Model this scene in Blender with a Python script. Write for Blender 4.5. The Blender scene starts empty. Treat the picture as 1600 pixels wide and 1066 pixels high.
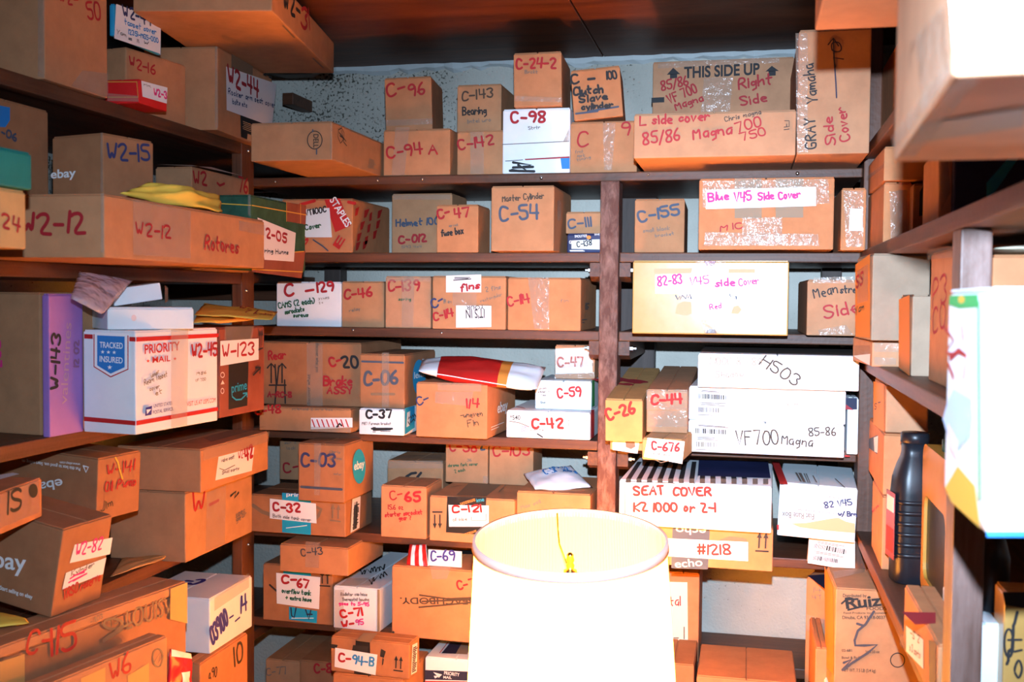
import bpy, bmesh, math, random
from mathutils import Vector, Matrix
random.seed(7)
C = bpy.context.scene.collection
S = bpy.context.scene
# ---------------------------------------------------------------- camera, world, flash, exposure
H = 1.5                                    # height of the camera above the floor
FPX, CX, CY = 1667.0, 800.0, 533.0         # focal length and centre for a 1600 x 1066 frame
_y = Vector((370, -63, FPX)).normalized()
_x = Vector((7537, 134, -FPX)); _x = (_x - _x.dot(_y) * _y).normalized()
_z = _x.cross(_y)
if _z.y > 0: _z = -_z
ROT = Matrix((_x, _y, _z))                 # camera (x right, y down, z forward) -> room
cam_d = bpy.data.cameras.new('camera'); cam = bpy.data.objects.new('camera', cam_d); C.objects.link(cam)
cam_d.sensor_width = 36; cam_d.lens = 36 * FPX / 1600; cam_d.clip_start = .05
_c = ROT @ Matrix(((1, 0, 0), (0, -1, 0), (0, 0, -1)))
cam.matrix_world = Matrix.Translation((0, 0, H)) @ _c.to_4x4()
cam_d.dof.use_dof = True; cam_d.dof.focus_distance = 2.7; cam_d.dof.aperture_fstop = 6.3
S.camera = cam
S.view_settings.view_transform = 'Standard'; S.view_settings.look = 'None'
S.view_settings.exposure = 0.0; S.view_settings.gamma = 1.0; S.view_settings.use_curve_mapping = False
wd = bpy.data.worlds.new('dim_air'); S.world = wd; wd.use_nodes = True
wd.node_tree.nodes['Background'].inputs[0].default_value = (.75, .85, 1, 1)
wd.node_tree.nodes['Background'].inputs[1].default_value = .03
for _nm, _w, _ang in (('camera_flash', 470, 48), ('camera_flash_spill', 190, 112)):      # bounce-free flash on the hot shoe: bright core and wide spill
    fl = bpy.data.lights.new(_nm, 'SPOT'); flo = bpy.data.objects.new(_nm, fl); C.objects.link(flo)
    fl.energy = _w; fl.color = (.56, .75, 1.0); fl.spot_size = math.radians(_ang); fl.spot_blend = 1.0; fl.shadow_soft_size = .012
    flo.location = (0.0, 0.02, H + .15)
    flo.rotation_euler = (Vector((-.10, 2.7, H - .22)) - Vector(flo.location)).to_track_quat('-Z', 'Y').to_euler()

# ---------------------------------------------------------------- pixel -> room helpers (camera model of the photograph)
O = Vector((0, 0, H))
def ray(x, y): return (ROT @ Vector((x - CX, y - CY, FPX))).normalized()
def onY(x, y, Y): r = ray(x, y); return O + r * (Y / r.y)
def onX(x, y, X): r = ray(x, y); return O + r * (X / r.x)
def onZ(x, y, Z): r = ray(x, y); return O + r * ((Z - H) / r.z)

# ---------------------------------------------------------------- materials
def lin(c): return tuple((v / 12.92 if v <= .04045 else ((v + .055) / 1.055) ** 2.4) for v in (q / 255 for q in c))
MATS = {}
def _base(name):
    m = bpy.data.materials.new(name); m.use_nodes = True
    nt = m.node_tree; return m, nt, nt.nodes['Principled BSDF']
def flat(name, col, rough=.6, metal=0, spec=.4, srgb=False):
    if name in MATS: return MATS[name]
    m, nt, b = _base(name)
    b.inputs['Base Color'].default_value = (*(lin(col) if srgb else col), 1)
    b.inputs['Roughness'].default_value = rough; b.inputs['Metallic'].default_value = metal
    b.inputs['Specular IOR Level'].default_value = spec
    MATS[name] = m; return m
def noisy(name, c0, c1, scale=(8, 8, 8), rough=.75, bump=.15, bscale=None, detail=6, spec=.3, dist=0.0, lo=.35, hi=.65, bd=.004):
    """two tones mixed by noise in object space, with a light bump"""
    if name in MATS: return MATS[name]
    m, nt, b = _base(name); N = nt.nodes.new; Lk = nt.links.new
    tc = N('ShaderNodeTexCoord'); mp = N('ShaderNodeMapping'); mp.inputs['Scale'].default_value = scale
    no = N('ShaderNodeTexNoise'); no.inputs['Scale'].default_value = 1; no.inputs['Detail'].default_value = detail
    no.inputs['Roughness'].default_value = .6; no.inputs['Distortion'].default_value = dist
    cr = N('ShaderNodeValToRGB'); cr.color_ramp.elements[0].position = lo; cr.color_ramp.elements[1].position = hi
    cr.color_ramp.elements[0].color = (*c0, 1); cr.color_ramp.elements[1].color = (*c1, 1)
    Lk(tc.outputs['Object'], mp.inputs[0]); Lk(mp.outputs[0], no.inputs['Vector']); Lk(no.outputs[0], cr.inputs[0]); Lk(cr.outputs[0], b.inputs['Base Color'])
    if bump:
        n2 = N('ShaderNodeTexNoise'); n2.inputs['Scale'].default_value = bscale or 60; n2.inputs['Detail'].default_value = 3
        bp = N('ShaderNodeBump'); bp.inputs['Strength'].default_value = bump; bp.inputs['Distance'].default_value = bd
        Lk(tc.outputs['Object'], n2.inputs['Vector']); Lk(n2.outputs[0], bp.inputs['Height']); Lk(bp.outputs[0], b.inputs['Normal'])
    b.inputs['Roughness'].default_value = rough; b.inputs['Specular IOR Level'].default_value = spec
    MATS[name] = m; return m
def card(key, c):
    k = tuple(v * .90 for v in c); l = tuple(min(1, v * 1.07) for v in c)
    return noisy('cardboard_' + key, k, l, (22, 22, 22), .8, .2, 18, 8, .25, bd=.004)
CARD = dict(k=(.47, .212, .098), o=(.50, .205, .088), t=(.43, .215, .105), g=(.31, .215, .145), d=(.36, .155, .070), y=(.56, .30, .11), p=(.47, .235, .125))
for q, c in CARD.items(): card(q, c)
def cm(q):
    if q in CARD: return MATS['cardboard_' + q]
    return {'w': lambda: noisy('white_carton', (.74, .77, .80), (.82, .83, .84), (9, 9, 9), .6, .1, 16),
            'i': lambda: noisy('ice_carton', (.66, .76, .80), (.74, .82, .85), (9, 9, 9), .6, .1, 16),
            'n': lambda: noisy('navy_carton', (.012, .018, .07), (.02, .028, .10), (9, 9, 9), .5, .05),
            'R': lambda: noisy('red_carton', (.60, .012, .012), (.72, .02, .02), (9, 9, 9), .45, .05),
            'a': lambda: noisy('blue_carton', (.01, .26, .50), (.02, .34, .60), (9, 9, 9), .5, .05),
            'P': lambda: noisy('purple_carton', (.30, .15, .46), (.36, .19, .54), (5, 5, 5), .6, .08),
            'T': lambda: noisy('teal_carton', (.0, .13, .115), (.005, .18, .16), (9, 9, 9), .6, .08),
            'G': lambda: noisy('green_carton', (.015, .06, .035), (.03, .10, .06), (30, 30, 30), .6, .08),
            'K': lambda: noisy('printed_red_brown_carton', (.20, .05, .03), (.28, .08, .05), (9, 9, 9), .6, .1),
            'S': lambda: noisy('glossy_yellow_carton', (.46, .25, .07), (.54, .32, .10), (6, 6, 6), .25, .08, 9, 5, .3, bd=.01)}[q]()
INK = dict(r=(.36, .012, .018), b=(.015, .014, .016), u=(.025, .035, .12), g=(.015, .09, .04), m=(.75, .03, .22), y=(.16, .13, .11), W=(.85, .86, .86), o=(.75, .12, .01),
           n=(.03, .03, .24), R=(.50, .014, .012), d=(.055, .035, .022), B=(.02, .20, .55), s=(.050, .070, .115), a=(.01, .30, .56), w=(.86, .86, .86), k=(.60, .36, .20), p=(.78, .62, .58),
           e=(.75, .42, .05), l=(.012, .016, .05), q=(.20, .13, .08), G=(.03, .35, .10), c=(.25, .10, .22), t=(.28, .20, .13), V=(.35, .02, .03), O=(.72, .24, .04), v=(.42, .27, .36), h=(.42, .58, .80), x=(.055, .05, .065), z=(.62, .32, .10))
def ink(q): return flat('ink_' + q, INK[q], .65)
def clear_tape():
    if 'clear_tape' in MATS: return MATS['clear_tape']
    m, nt, b = _base('clear_tape'); N = nt.nodes.new; Lk = nt.links.new
    out = nt.nodes['Material Output']; tr = N('ShaderNodeBsdfTransparent'); mx = N('ShaderNodeMixShader'); mx.inputs[0].default_value = .26
    tr.inputs[0].default_value = (.97, .96, .95, 1)
    b.inputs['Base Color'].default_value = (.62, .48, .38, 1); b.inputs['Roughness'].default_value = .13; b.inputs['Specular IOR Level'].default_value = .8
    no = N('ShaderNodeTexNoise'); no.inputs['Scale'].default_value = 45; no.inputs['Detail'].default_value = 4
    bp = N('ShaderNodeBump'); bp.inputs['Strength'].default_value = .6; bp.inputs['Distance'].default_value = .01
    tc = N('ShaderNodeTexCoord'); Lk(tc.outputs['Object'], no.inputs['Vector']); Lk(no.outputs[0], bp.inputs['Height']); Lk(bp.outputs[0], b.inputs['Normal'])
    Lk(tr.outputs[0], mx.inputs[1]); Lk(b.outputs[0], mx.inputs[2]); Lk(mx.outputs[0], out.inputs[0])
    MATS['clear_tape'] = m; return m
WOOD = noisy('walnut_stained_wood', (.075, .026, .015), (.17, .062, .036), (3, 3, 3), .5, .2, 40, 9, .35, 2.5, .3, .7)
def wood_along(axis, name, c0, c1, rough=.5):
    sc = [70, 70, 70]; sc['xyz'.index(axis)] = 3.0
    return noisy(name, c0, c1, tuple(sc), rough, .3, 90, 5, .35, .6, .3, .7, bd=.002)
WX = wood_along('x', 'stained_board_x', (.065, .022, .010), (.14, .050, .022))
WY = wood_along('y', 'stained_board_y', (.065, .022, .010), (.14, .050, .022))
WZ = wood_along('z', 'stained_upright', (.075, .027, .013), (.15, .056, .028))

# ---------------------------------------------------------------- object helpers
def link(name, me, mat, parent=None):
    o = bpy.data.objects.new(name, me); C.objects.link(o)
    if mat: me.materials.append(mat)
    if parent: o.parent = parent
    return o
def obj(name, bm, mat, parent=None, smooth=False):
    me = bpy.data.meshes.new(name); bm.normal_update()
    if smooth:
        for f in bm.faces: f.smooth = True
    bm.to_mesh(me); bm.free(); return link(name, me, mat, parent)
def tag(o, label=None, cat=None, group=None, kind=None):
    for k, v in (('label', label), ('category', cat), ('group', group), ('kind', kind)):
        if v: o[k] = v
    return o
def empty(name, loc, rot=(0, 0, 0)):
    o = bpy.data.objects.new(name, None); C.objects.link(o); o.location = loc; o.rotation_euler = rot; o.empty_display_size = .05
    bpy.context.view_layer.update(); return o
def bx_bm(x0, x1, y0, y1, z0, z1, bev=.002, seg=2):
    bm = bmesh.new(); bmesh.ops.create_cube(bm, size=1)
    for v in bm.verts: v.co = Vector(((x0 + x1) / 2 + v.co.x * (x1 - x0), (y0 + y1) / 2 + v.co.y * (y1 - y0), (z0 + z1) / 2 + v.co.z * (z1 - z0)))
    if bev: bmesh.ops.bevel(bm, geom=bm.edges[:], offset=min(bev, .45 * min(x1 - x0, y1 - y0, z1 - z0)), segments=seg, profile=.6, affect='EDGES')
    return bm
def lathe(prof, n=32, cap=True):
    bm = bmesh.new(); rings = []
    for r, z in prof: rings.append([bm.verts.new((r * math.cos(2 * math.pi * i / n), r * math.sin(2 * math.pi * i / n), z)) for i in range(n)])
    for a, b in zip(rings, rings[1:]):
        for i in range(n): bm.faces.new((a[i], a[(i + 1) % n], b[(i + 1) % n], b[i]))
    if cap: bm.faces.new(rings[0][::-1]); bm.faces.new(rings[-1])
    return bm
def tube(pts, r, n=8):
    bm = bmesh.new(); pts = [Vector(p) for p in pts]; rings = []
    for i, p in enumerate(pts):
        t = (pts[min(i + 1, len(pts) - 1)] - pts[max(i - 1, 0)]).normalized()
        a = t.orthogonal().normalized() if i == 0 else (a - a.dot(t) * t).normalized()
        b = t.cross(a); rings.append([bm.verts.new(p + r * (math.cos(2 * math.pi * k / n) * a + math.sin(2 * math.pi * k / n) * b)) for k in range(n)])
    for u, v in zip(rings, rings[1:]):
        for k in range(n): bm.faces.new((u[k], u[(k + 1) % n], v[(k + 1) % n], v[k]))
    bm.faces.new(rings[0][::-1]); bm.faces.new(rings[-1]); return bm

# ---------------------------------------------------------------- marker-pen stroke alphabet (x 0-4, y 0-9, baseline 2)
GL = dict(A='022942 1535', B='0209 0939473606 0645433202', C='4839190704123243', D='0209 092947443202', E='49090242 0636', F='490902 0636', G='48391907041232424525', H='0209 4249 0646', I='2229',
 J='4943321203', K='0209 490542', L='090242', M='0209254942', N='02094249', O='190704123244473919', P='020939473605', Q='190704123244473919 2442', R='020939473605 2542', S='48391908163544321203',
 T='0949 2922', U='090412324449', V='092249', W='0912263249', X='0942 0249', Y='092549 2522', Z='09490242', a='36160412333632', b='090222342605', c='3526041233', d='3932 3516041233', e='04343516041232',
 f='38291712 0626', g='3516041334 363110', h='0902 04263532', i='0602 0708', j='262110 2728', k='0902 360432', l='0902', m='06020516252225364542', n='060205263532', o='16041222342616', p='06000526342203',
 q='3516041334 3630', r='0602 042635', s='352605331203', t='191322 0636', u='060312343632', v='061236', w='0612243246', x='0632 0236', y='0613 3610', z='06360232')
GL.update({'0': '190704123244473919', '1': '0902', '2': '081939470242', '3': '081939472644321203', '4': '090545 3932', '5': '490906364543321203', '6': '391704123244351504', '7': '094922',
 '8': '39190816354332120315364839', '9': '473616071939474532', '-': '0535', '/': '0139', '#': '1219 3239 0444 0747', '(': '29070422', ')': '09272402', '.': '0203', '?': '081938462524 2223',
 '+': '0545 2723', '=': '0434 0737', "'": '0908', ',': '1301', '~': '0415243544', '_': '0242', '"': '0908 1918'})
def chaikin(p):
    if len(p) < 3: return p
    q = [p[0]]
    for a, b in zip(p, p[1:]): q += [(a[0] * .75 + b[0] * .25, a[1] * .75 + b[1] * .25), (a[0] * .25 + b[0] * .75, a[1] * .25 + b[1] * .75)]
    return q + [p[-1]]
def hand(text, jit=.22):
    """strokes of a hand-written line, in units of cap height, and its width"""
    out = []; x = 0
    for ch in text:
        if ch == ' ': x += .45; continue
        g = GL.get(ch)
        if not g: x += .4; continue
        sl = random.uniform(-.06, .1); dy = random.uniform(-.05, .05); mx = 0
        for st in g.split():
            p = [(int(st[i]) + random.uniform(-jit, jit), int(st[i + 1]) + random.uniform(-jit, jit)) for i in range(0, len(st), 2)]
            mx = max(mx, max(int(st[i]) for i in range(0, len(st), 2)))
            p = chaikin(chaikin(p)) if len(p) > 3 else p
            out.append([(x + a / 7 * .92 + sl * (b - 2) / 7, (b - 2) / 7 + dy) for a, b in p])
        x += mx / 7 * .92 + .2
    return out, max(x - .2, .1)
def ribbon(bm, pts, hw, mapf):
    """pen stroke: one mitred strip with rounded ends, lifted a hair along its way so that crossings do not coincide"""
    n = mapf.n; P = []
    for p in pts:
        q_ = mapf(*p)
        if not P or (q_ - P[-1]).length > 1e-5: P.append(q_)
    if len(P) < 2: return
    k0 = len(bm.verts); up = lambda i: n * (1.2e-6 * (k0 + 2 * i))
    T = []
    for i in range(len(P)):
        d0 = (P[i] - P[i - 1]).normalized() if i else None; d1 = (P[i + 1] - P[i]).normalized() if i < len(P) - 1 else None
        d = (d0 or d1) + (d1 or d0)
        T.append(d.normalized() if d.length > .35 else (d1 or d0))
    prev = None; S_ = []
    for i, q_ in enumerate(P):
        s_ = n.cross(T[i]) * hw; S_.append(s_)
        cur = (bm.verts.new(q_ - s_ + up(i)), bm.verts.new(q_ + s_ + up(i)))
        if prev: bm.faces.new((prev[0], cur[0], cur[1], prev[1]))
        else: first = cur
        prev = cur
    for vv, i, sg in ((first, 0, -1), (prev, len(P) - 1, 1)):
        cap = [bm.verts.new(P[i] + S_[i] * math.cos(math.pi * j / 4) + T[i] * (sg * hw * math.sin(math.pi * j / 4)) + up(i)) for j in (1, 2, 3)]
        f_ = [vv[1]] + cap + [vv[0]]
        bm.faces.new(f_ if sg < 0 else f_[::-1])
def print_mesh(text, bold=.012):
    cu = bpy.data.curves.new('t', 'FONT'); cu.body = text; cu.size = 1; cu.offset = bold
    o = bpy.data.objects.new('t', cu); C.objects.link(o); bpy.context.view_layer.update()
    me = bpy.data.meshes.new_from_object(o.evaluated_get(bpy.context.evaluated_depsgraph_get())); bpy.data.objects.remove(o); bpy.data.curves.remove(cu)
    return me

# ---------------------------------------------------------------- faces of a box and what is written or stuck on them
class Face:
    """plane of one side of a thing; maps photograph pixels to local coordinates of that thing"""
    def __init__(s, root, p, n):
        bpy.context.view_layer.update()
        s.M = root.matrix_world.copy(); s.Mi = s.M.inverted(); s.p = s.M @ Vector(p); s.n = (s.M.to_3x3() @ Vector(n)).normalized(); s.ln = Vector(n)
    def px(s, x, y):
        r = ray(x, y); t = (s.p - O).dot(s.n) / r.dot(s.n); return s.Mi @ (O + r * t)
    def frame(s, x0, y0, x1, y1, h, eps):
        a, b = s.px(x0, y0), s.px(x1, y1); L = math.hypot(x1 - x0, y1 - y0); q = s.px(x0 + (y1 - y0) / L * h, y0 - (x1 - x0) / L * h)
        u = (b - a); ln = u.length; u = u.normalized(); v = s.ln.cross(u).normalized(); hh = (q - a).length; hh = min(hh, abs((q - a).dot(v)) * 1.4 + 1e-4)
        return a + s.ln * eps, u, v, ln, hh
PXM = {}
def decorate(root, faces, dec):
    lab = {}; i = 0
    for dd in dec:
        i += 1; k, fc = dd[0], dd[1]; F = faces[fc]; eps = .0005 + .00025 * i; par = root
        def kid(name, bm, mat):
            return obj(name, bm, mat, par)
        if k in 'wt':
            _, _, text, x0, y0, x1, y1, h, col = dd[:9]
            if fc in lab:
                q = lab[fc][1]; xs = [a for a, _ in q]; ys = [b for _, b in q]
                if min(xs) - 3 <= x0 <= max(xs) + 3 and min(ys) - 3 <= y0 <= max(ys) + 3: par = lab[fc][0]
            a, u, v, ln, hh = F.frame(x0, y0, x1, y1, h, eps)
            if k == 'w':
                th = dd[9] if len(dd) > 9 else 3.2
                st, wd_ = hand(text); sx = ln / wd_; bm = bmesh.new()
                mp = lambda x, y: a + u * (x * sx) + v * (y * hh)
                class Mp:
                    n = F.ln
                    def __call__(s, x, y): return mp(x, y)
                hw = th * .5 * hh / h
                for p in st: ribbon(bm, p, hw, Mp())
                kid('handwriting', bm, ink(col))
            else:
                me = print_mesh(text, dd[9] if len(dd) > 9 else .012); xs = [w_.co.x for w_ in me.vertices]
                sx = ln / (max(xs) - min(xs)); x_0 = min(xs); cap = .7
                for w_ in me.vertices: w_.co = a + u * ((w_.co.x - x_0) * sx) + v * (w_.co.y / cap * hh)
                link('printed_lettering', me, ink(col), par)
        elif k in 'lkqKH':
            q = dd[2]; bm = bmesh.new(); pts = [F.px(*p) + F.ln * eps for p in q]
            f = bm.faces.new([bm.verts.new(p) for p in pts]); f.normal_update()
            if f.normal.dot(F.ln) < 0: f.normal_flip()
            if k == 'l':
                o = kid(dd[4] if len(dd) > 4 else 'paper_label', bm, flat('paper_' + dd[3], {'w': (.80, .80, .82), 'p': (.80, .74, .74), 'c': (.78, .72, .55), 'i': (.70, .80, .84)}[dd[3]], .7)); lab[fc] = (o, q)
                o['label'] = {'w': 'white', 'p': 'pinkish white', 'c': 'cream', 'i': 'pale blue white'}[dd[3]] + ' paper label'
            elif k == 'k': kid('clear_tape', bm, clear_tape())
            elif k == 'K': kid('tape_or_glow_panel', bm, flat('tape_or_glow_' + dd[3], INK[dd[3]], .6, 0, .2))  # packing tape; the orange ones paint lamplight on box sides
            elif k == 'H': kid('pasted_panel', bm, cm(dd[3]))
            else: kid('printed_mark', bm, ink(dd[3]))
        elif k == 's':                          # list of strokes drawn with a pen or printed as lines
            bm = bmesh.new(); th = dd[4]
            for st in dd[2]:
                p = [F.px(*w_) + F.ln * eps for w_ in st]
                if len(st) > 3: p = p
                r_ = (F.px(st[0][0] + 1, st[0][1]) - F.px(*st[0])).length; r2 = (F.px(st[0][0], st[0][1] + 1) - F.px(*st[0])).length
                class Mq:
                    n = F.ln
                    def __call__(s, w_, _): return w_
                ribbon(bm, [(w_, 0) for w_ in p], th * .5 * min(r_, r2), Mq())
            if len(dd) > 5 and fc in lab: par = lab[fc][0]
            kid('printed_lines' if len(dd) < 7 else dd[6], bm, ink(dd[3]))
        elif k == 'm':                          # many filled polygons, one colour
            bm = bmesh.new()
            if len(dd) > 4 and fc in lab: par = lab[fc][0]
            for q in dd[2]:
                f = bm.faces.new([bm.verts.new(F.px(*p) + F.ln * eps) for p in q]); f.normal_update()
                if f.normal.dot(F.ln) < 0: f.normal_flip()
            kid('printed_mark', bm, ink(dd[3]))
def lerp2(q, u, v):                            # q: tl, tr, br, bl
    a = (q[0][0] + (q[1][0] - q[0][0]) * u, q[0][1] + (q[1][1] - q[0][1]) * u); b = (q[3][0] + (q[2][0] - q[3][0]) * u, q[3][1] + (q[2][1] - q[3][1]) * u)
    return (a[0] + (b[0] - a[0]) * v, a[1] + (b[1] - a[1]) * v)
def w(f, t, x0, y0, x1, y1, h, c='r', th=3.2): return ('w', f, t, x0, y0, x1, y1, h, c, th)
def t(f, s, x0, y0, x1, y1, h, c='b', b=.012): return ('t', f, s, x0, y0, x1, y1, h, c, b)
def l(f, q, c='w', n='paper_label'): return ('l', f, q, c, n)
def k(f, *q): return ('k', f, q)
def K(f, c, *q): return ('K', f, q, c)
def q(f, c, *p): return ('q', f, p, c)
def Hh(f, c, *p): return ('H', f, p, c)
def s(f, c, th, *st): return ('s', f, st, c, th)
def scrawl(f, c, th, *st): return ('s', f, st, c, th, 0, 'handwriting')
def m(f, c, qs, on=False): return ('m', f, qs, c, 1) if on else ('m', f, qs, c)
def ell(f, c, cx, cy, rx, ry, n=28): return ('q', f, [(cx + rx * math.cos(2 * math.pi * i / n), cy + ry * math.sin(2 * math.pi * i / n)) for i in range(n)], c)
def ring(f, c, th, cx, cy, rx, ry, n=24): return ('s', f, ([(cx + rx * math.cos(2 * math.pi * i / n), cy + ry * math.sin(2 * math.pi * i / n)) for i in range(n + 1)],), c, th)
def bars(f, c, qd, n, seed=1, on=False):
    r = random.Random(seed); qs = []; u = 0
    ws = [(r.choice((1, 1, 2, 3)), r.choice((1, 1, 2))) for _ in range(n)]; tot = sum(a + b for a, b in ws)
    for a, b in ws: qs.append([lerp2(qd, u / tot, 0), lerp2(qd, (u + a) / tot, 0), lerp2(qd, (u + a) / tot, 1), lerp2(qd, u / tot, 1)]); u += a + b
    return m(f, c, qs, on)
def lines(f, c, th, qd, n, seed=2, on=True):
    r = random.Random(seed); st = []
    for i in range(n): v = (i + .5) / n; a = r.uniform(0, .12); b = r.uniform(.55, 1); st.append([lerp2(qd, a, v), lerp2(qd, b, v)])
    return ('s', f, st, c, th, 1) if on else ('s', f, st, c, th)
def arrows(f, c, qd):                          # two up arrows over a bar, in a px quad tl,tr,br,bl
    P = lambda u, v: lerp2(qd, u, v); qs = []
    for a in (.25, .75):
        qs += [[P(a - .2, .30), P(a, 0), P(a + .2, .30)], [P(a - .06, .28), P(a + .06, .28), P(a + .06, .82), P(a - .06, .82)]]
    qs.append([P(0, .92), P(1, .92), P(1, 1), P(0, 1)]); return m(f, c, qs)
def wig(x0, y0, x1, y1, n, amp, seed=1):       # scribble between two pixels
    r = random.Random(seed); return [(x0 + (x1 - x0) * i / n + r.uniform(-amp, amp) * .5, y0 + (y1 - y0) * i / n + (amp if i % 2 else -amp) * r.uniform(.5, 1)) for i in range(n + 1)]

TOP = {}
def solve(A, top, wpx, d, side, yaw, Y=None, X=None, z=None, sup=None):
    ax, ab = A; P = onY(ax, ab, Y) if Y else onX(ax, ab, X) if X else onZ(ax, ab, H + z)
    z0 = P.z if sup is None else (TOP[sup] + .0008 if isinstance(sup, str) else H + sup)
    a = math.radians(yaw); ux = Vector((math.cos(a), math.sin(a), 0)); uy = Vector((-ux.y, ux.x, 0))
    def along(dr, px_):
        r = ray(px_, ab); return -(P.x * r.y - P.y * r.x) / (dr.x * r.y - dr.y * r.x)
    r = ray(ax, top); z1 = H + r.z * math.hypot(P.x, P.y) / math.hypot(r.x, r.y)
    wd_ = abs(along(ux, wpx)) if abs(wpx) > 3 else wpx
    dp = d if abs(d) < 3 else abs(along(uy, d))
    c = P + ux * (wd_ / 2 if side == 'L' else -wd_ / 2) + uy * (dp / 2); c.z = z0
    return c, wd_, dp, max(z1 - z0, .012), z0
def bx(label, A, top, wpx, d, side='L', Y=None, X=None, z=None, sup=None, yaw=0, c='k', roll=0, pitch=0, g=None, flaps=True, dec=(), id=None, name='cardboard_box', cat='box', h=None, bev=.003):
    if isinstance(z, str): sup = z; z = TOP[z] - H
    cc, wd_, dp, hh, z0 = solve(A, top, wpx, d, side, yaw, Y, X, z, sup)
    if h: hh = h
    lift = abs(math.sin(math.radians(roll))) * wd_ / 2 + abs(math.sin(math.radians(pitch))) * dp / 2
    cc.z += lift
    root = obj(name, bx_bm(-wd_ / 2, wd_ / 2, -dp / 2, dp / 2, 0, hh - (.003 if flaps else 0), bev), cm(c))
    root.location = cc; root.rotation_mode = 'XYZ'
    root.matrix_world = Matrix.Translation(cc) @ Matrix.Rotation(math.radians(yaw), 4, 'Z') @ Matrix.Rotation(math.radians(pitch), 4, 'X') @ Matrix.Rotation(math.radians(roll), 4, 'Y')
    tag(root, label, cat, g); TOP[id or label] = z0 + hh + lift
    if flaps:                                  # two closing flaps with a seam between them
        if wd_ >= dp:
            for a, b in ((-dp / 2 + .002, -.0012), (.0012, dp / 2 - .002)): obj('flap', bx_bm(-wd_ / 2 + .002, wd_ / 2 - .002, a, b, hh - .0032, hh, .0012, 1), cm(c), root)
        else:
            for a, b in ((-wd_ / 2 + .002, -.0012), (.0012, wd_ / 2 - .002)): obj('flap', bx_bm(a, b, -dp / 2 + .002, dp / 2 - .002, hh - .0032, hh, .0012, 1), cm(c), root)
    fc = dict(F=Face(root, (0, -dp / 2, 0), (0, -1, 0)), R=Face(root, (wd_ / 2, 0, 0), (1, 0, 0)), L=Face(root, (-wd_ / 2, 0, 0), (-1, 0, 0)), T=Face(root, (0, 0, hh), (0, 0, 1)), D=Face(root, (0, 0, 0), (0, 0, -1)))
    decorate(root, fc, dec)
    return root

# ================================================================ the room
def struct(name, bm, mat): return tag(obj(name, bm, mat), kind='structure')
def wall_mat():
    m, nt, b = _base('mouldy_plaster'); N = nt.nodes.new; Lk = nt.links.new
    tc = N('ShaderNodeTexCoord'); n1 = N('ShaderNodeTexNoise'); n1.inputs['Scale'].default_value = 3.2; n1.inputs['Detail'].default_value = 8
    n2 = N('ShaderNodeTexNoise'); n2.inputs['Scale'].default_value = 120; n2.inputs['Detail'].default_value = 5
    c1 = N('ShaderNodeValToRGB'); e = c1.color_ramp.elements; e[0].position = .36; e[1].position = .62; e[0].color = (.40, .385, .33, 1); e[1].color = (.53, .51, .44, 1)
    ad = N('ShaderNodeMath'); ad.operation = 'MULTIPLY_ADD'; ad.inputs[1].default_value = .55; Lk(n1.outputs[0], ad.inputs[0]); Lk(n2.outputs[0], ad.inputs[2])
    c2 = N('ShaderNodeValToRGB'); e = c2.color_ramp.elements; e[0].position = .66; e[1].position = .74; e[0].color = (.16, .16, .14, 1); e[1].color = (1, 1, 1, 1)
    mx = N('ShaderNodeMix'); mx.data_type = 'RGBA'; mx.blend_type = 'MULTIPLY'; mx.inputs[0].default_value = 1
    Lk(tc.outputs['Object'], n1.inputs['Vector']); Lk(tc.outputs['Object'], n2.inputs['Vector']); Lk(n1.outputs[0], c1.inputs[0]); 
    sp = N('ShaderNodeSeparateXYZ'); Lk(tc.outputs['Object'], sp.inputs[0])
    def mth(op, a_, b_):
        n_ = N('ShaderNodeMath'); n_.operation = op
        for i_, v_ in enumerate((a_, b_)):
            if isinstance(v_, float): n_.inputs[i_].default_value = v_
            else: Lk(v_, n_.inputs[i_])
        return n_.outputs[0]
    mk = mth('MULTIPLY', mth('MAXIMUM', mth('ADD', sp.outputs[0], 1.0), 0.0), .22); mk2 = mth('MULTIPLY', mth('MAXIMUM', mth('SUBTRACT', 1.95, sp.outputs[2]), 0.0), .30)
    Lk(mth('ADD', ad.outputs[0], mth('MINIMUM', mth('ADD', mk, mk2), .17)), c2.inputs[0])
    Lk(c1.outputs[0], mx.inputs[6]); Lk(c2.outputs[0], mx.inputs[7]); Lk(mx.outputs[2], b.inputs['Base Color'])
    bp = N('ShaderNodeBump'); bp.inputs['Strength'].default_value = .4; bp.inputs['Distance'].default_value = .01; Lk(n2.outputs[0], bp.inputs['Height']); Lk(bp.outputs[0], b.inputs['Normal'])
    b.inputs['Roughness'].default_value = .9; return m
WALL = wall_mat()
CEIL = noisy('stained_ceiling_board', (.055, .014, .005), (.15, .042, .014), (1.6, 9, 9), .5, .15, 30, 8, .3, 1.5, .3, .72)
XL, XR, YB, ZC = -1.86, .76, 3.2, 2.221
struct('floor', bx_bm(XL, XR, -1.2, YB, -.1, 0, 0), noisy('floor_concrete', (.12, .11, .10), (.20, .19, .17), (4, 4, 4), .8))
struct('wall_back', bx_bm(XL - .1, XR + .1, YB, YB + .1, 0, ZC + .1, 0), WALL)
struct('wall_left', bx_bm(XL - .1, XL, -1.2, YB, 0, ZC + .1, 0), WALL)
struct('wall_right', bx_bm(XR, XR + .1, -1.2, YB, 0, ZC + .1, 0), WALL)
bm = bx_bm(XL, XR, -1.2, YB, ZC + .012, ZC + .1, 0)
struct('ceiling', bm, CEIL)
_sx = onY(944, 90, 3.2).x                       # seam between two sheets of ceiling board
for i_, (a, b) in enumerate(((XL, _sx - .002), (_sx + .002, XR))): struct('ceiling', bx_bm(a, b, -1.2, YB - .002, ZC, ZC + .012, .0015, 1), CEIL)
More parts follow.
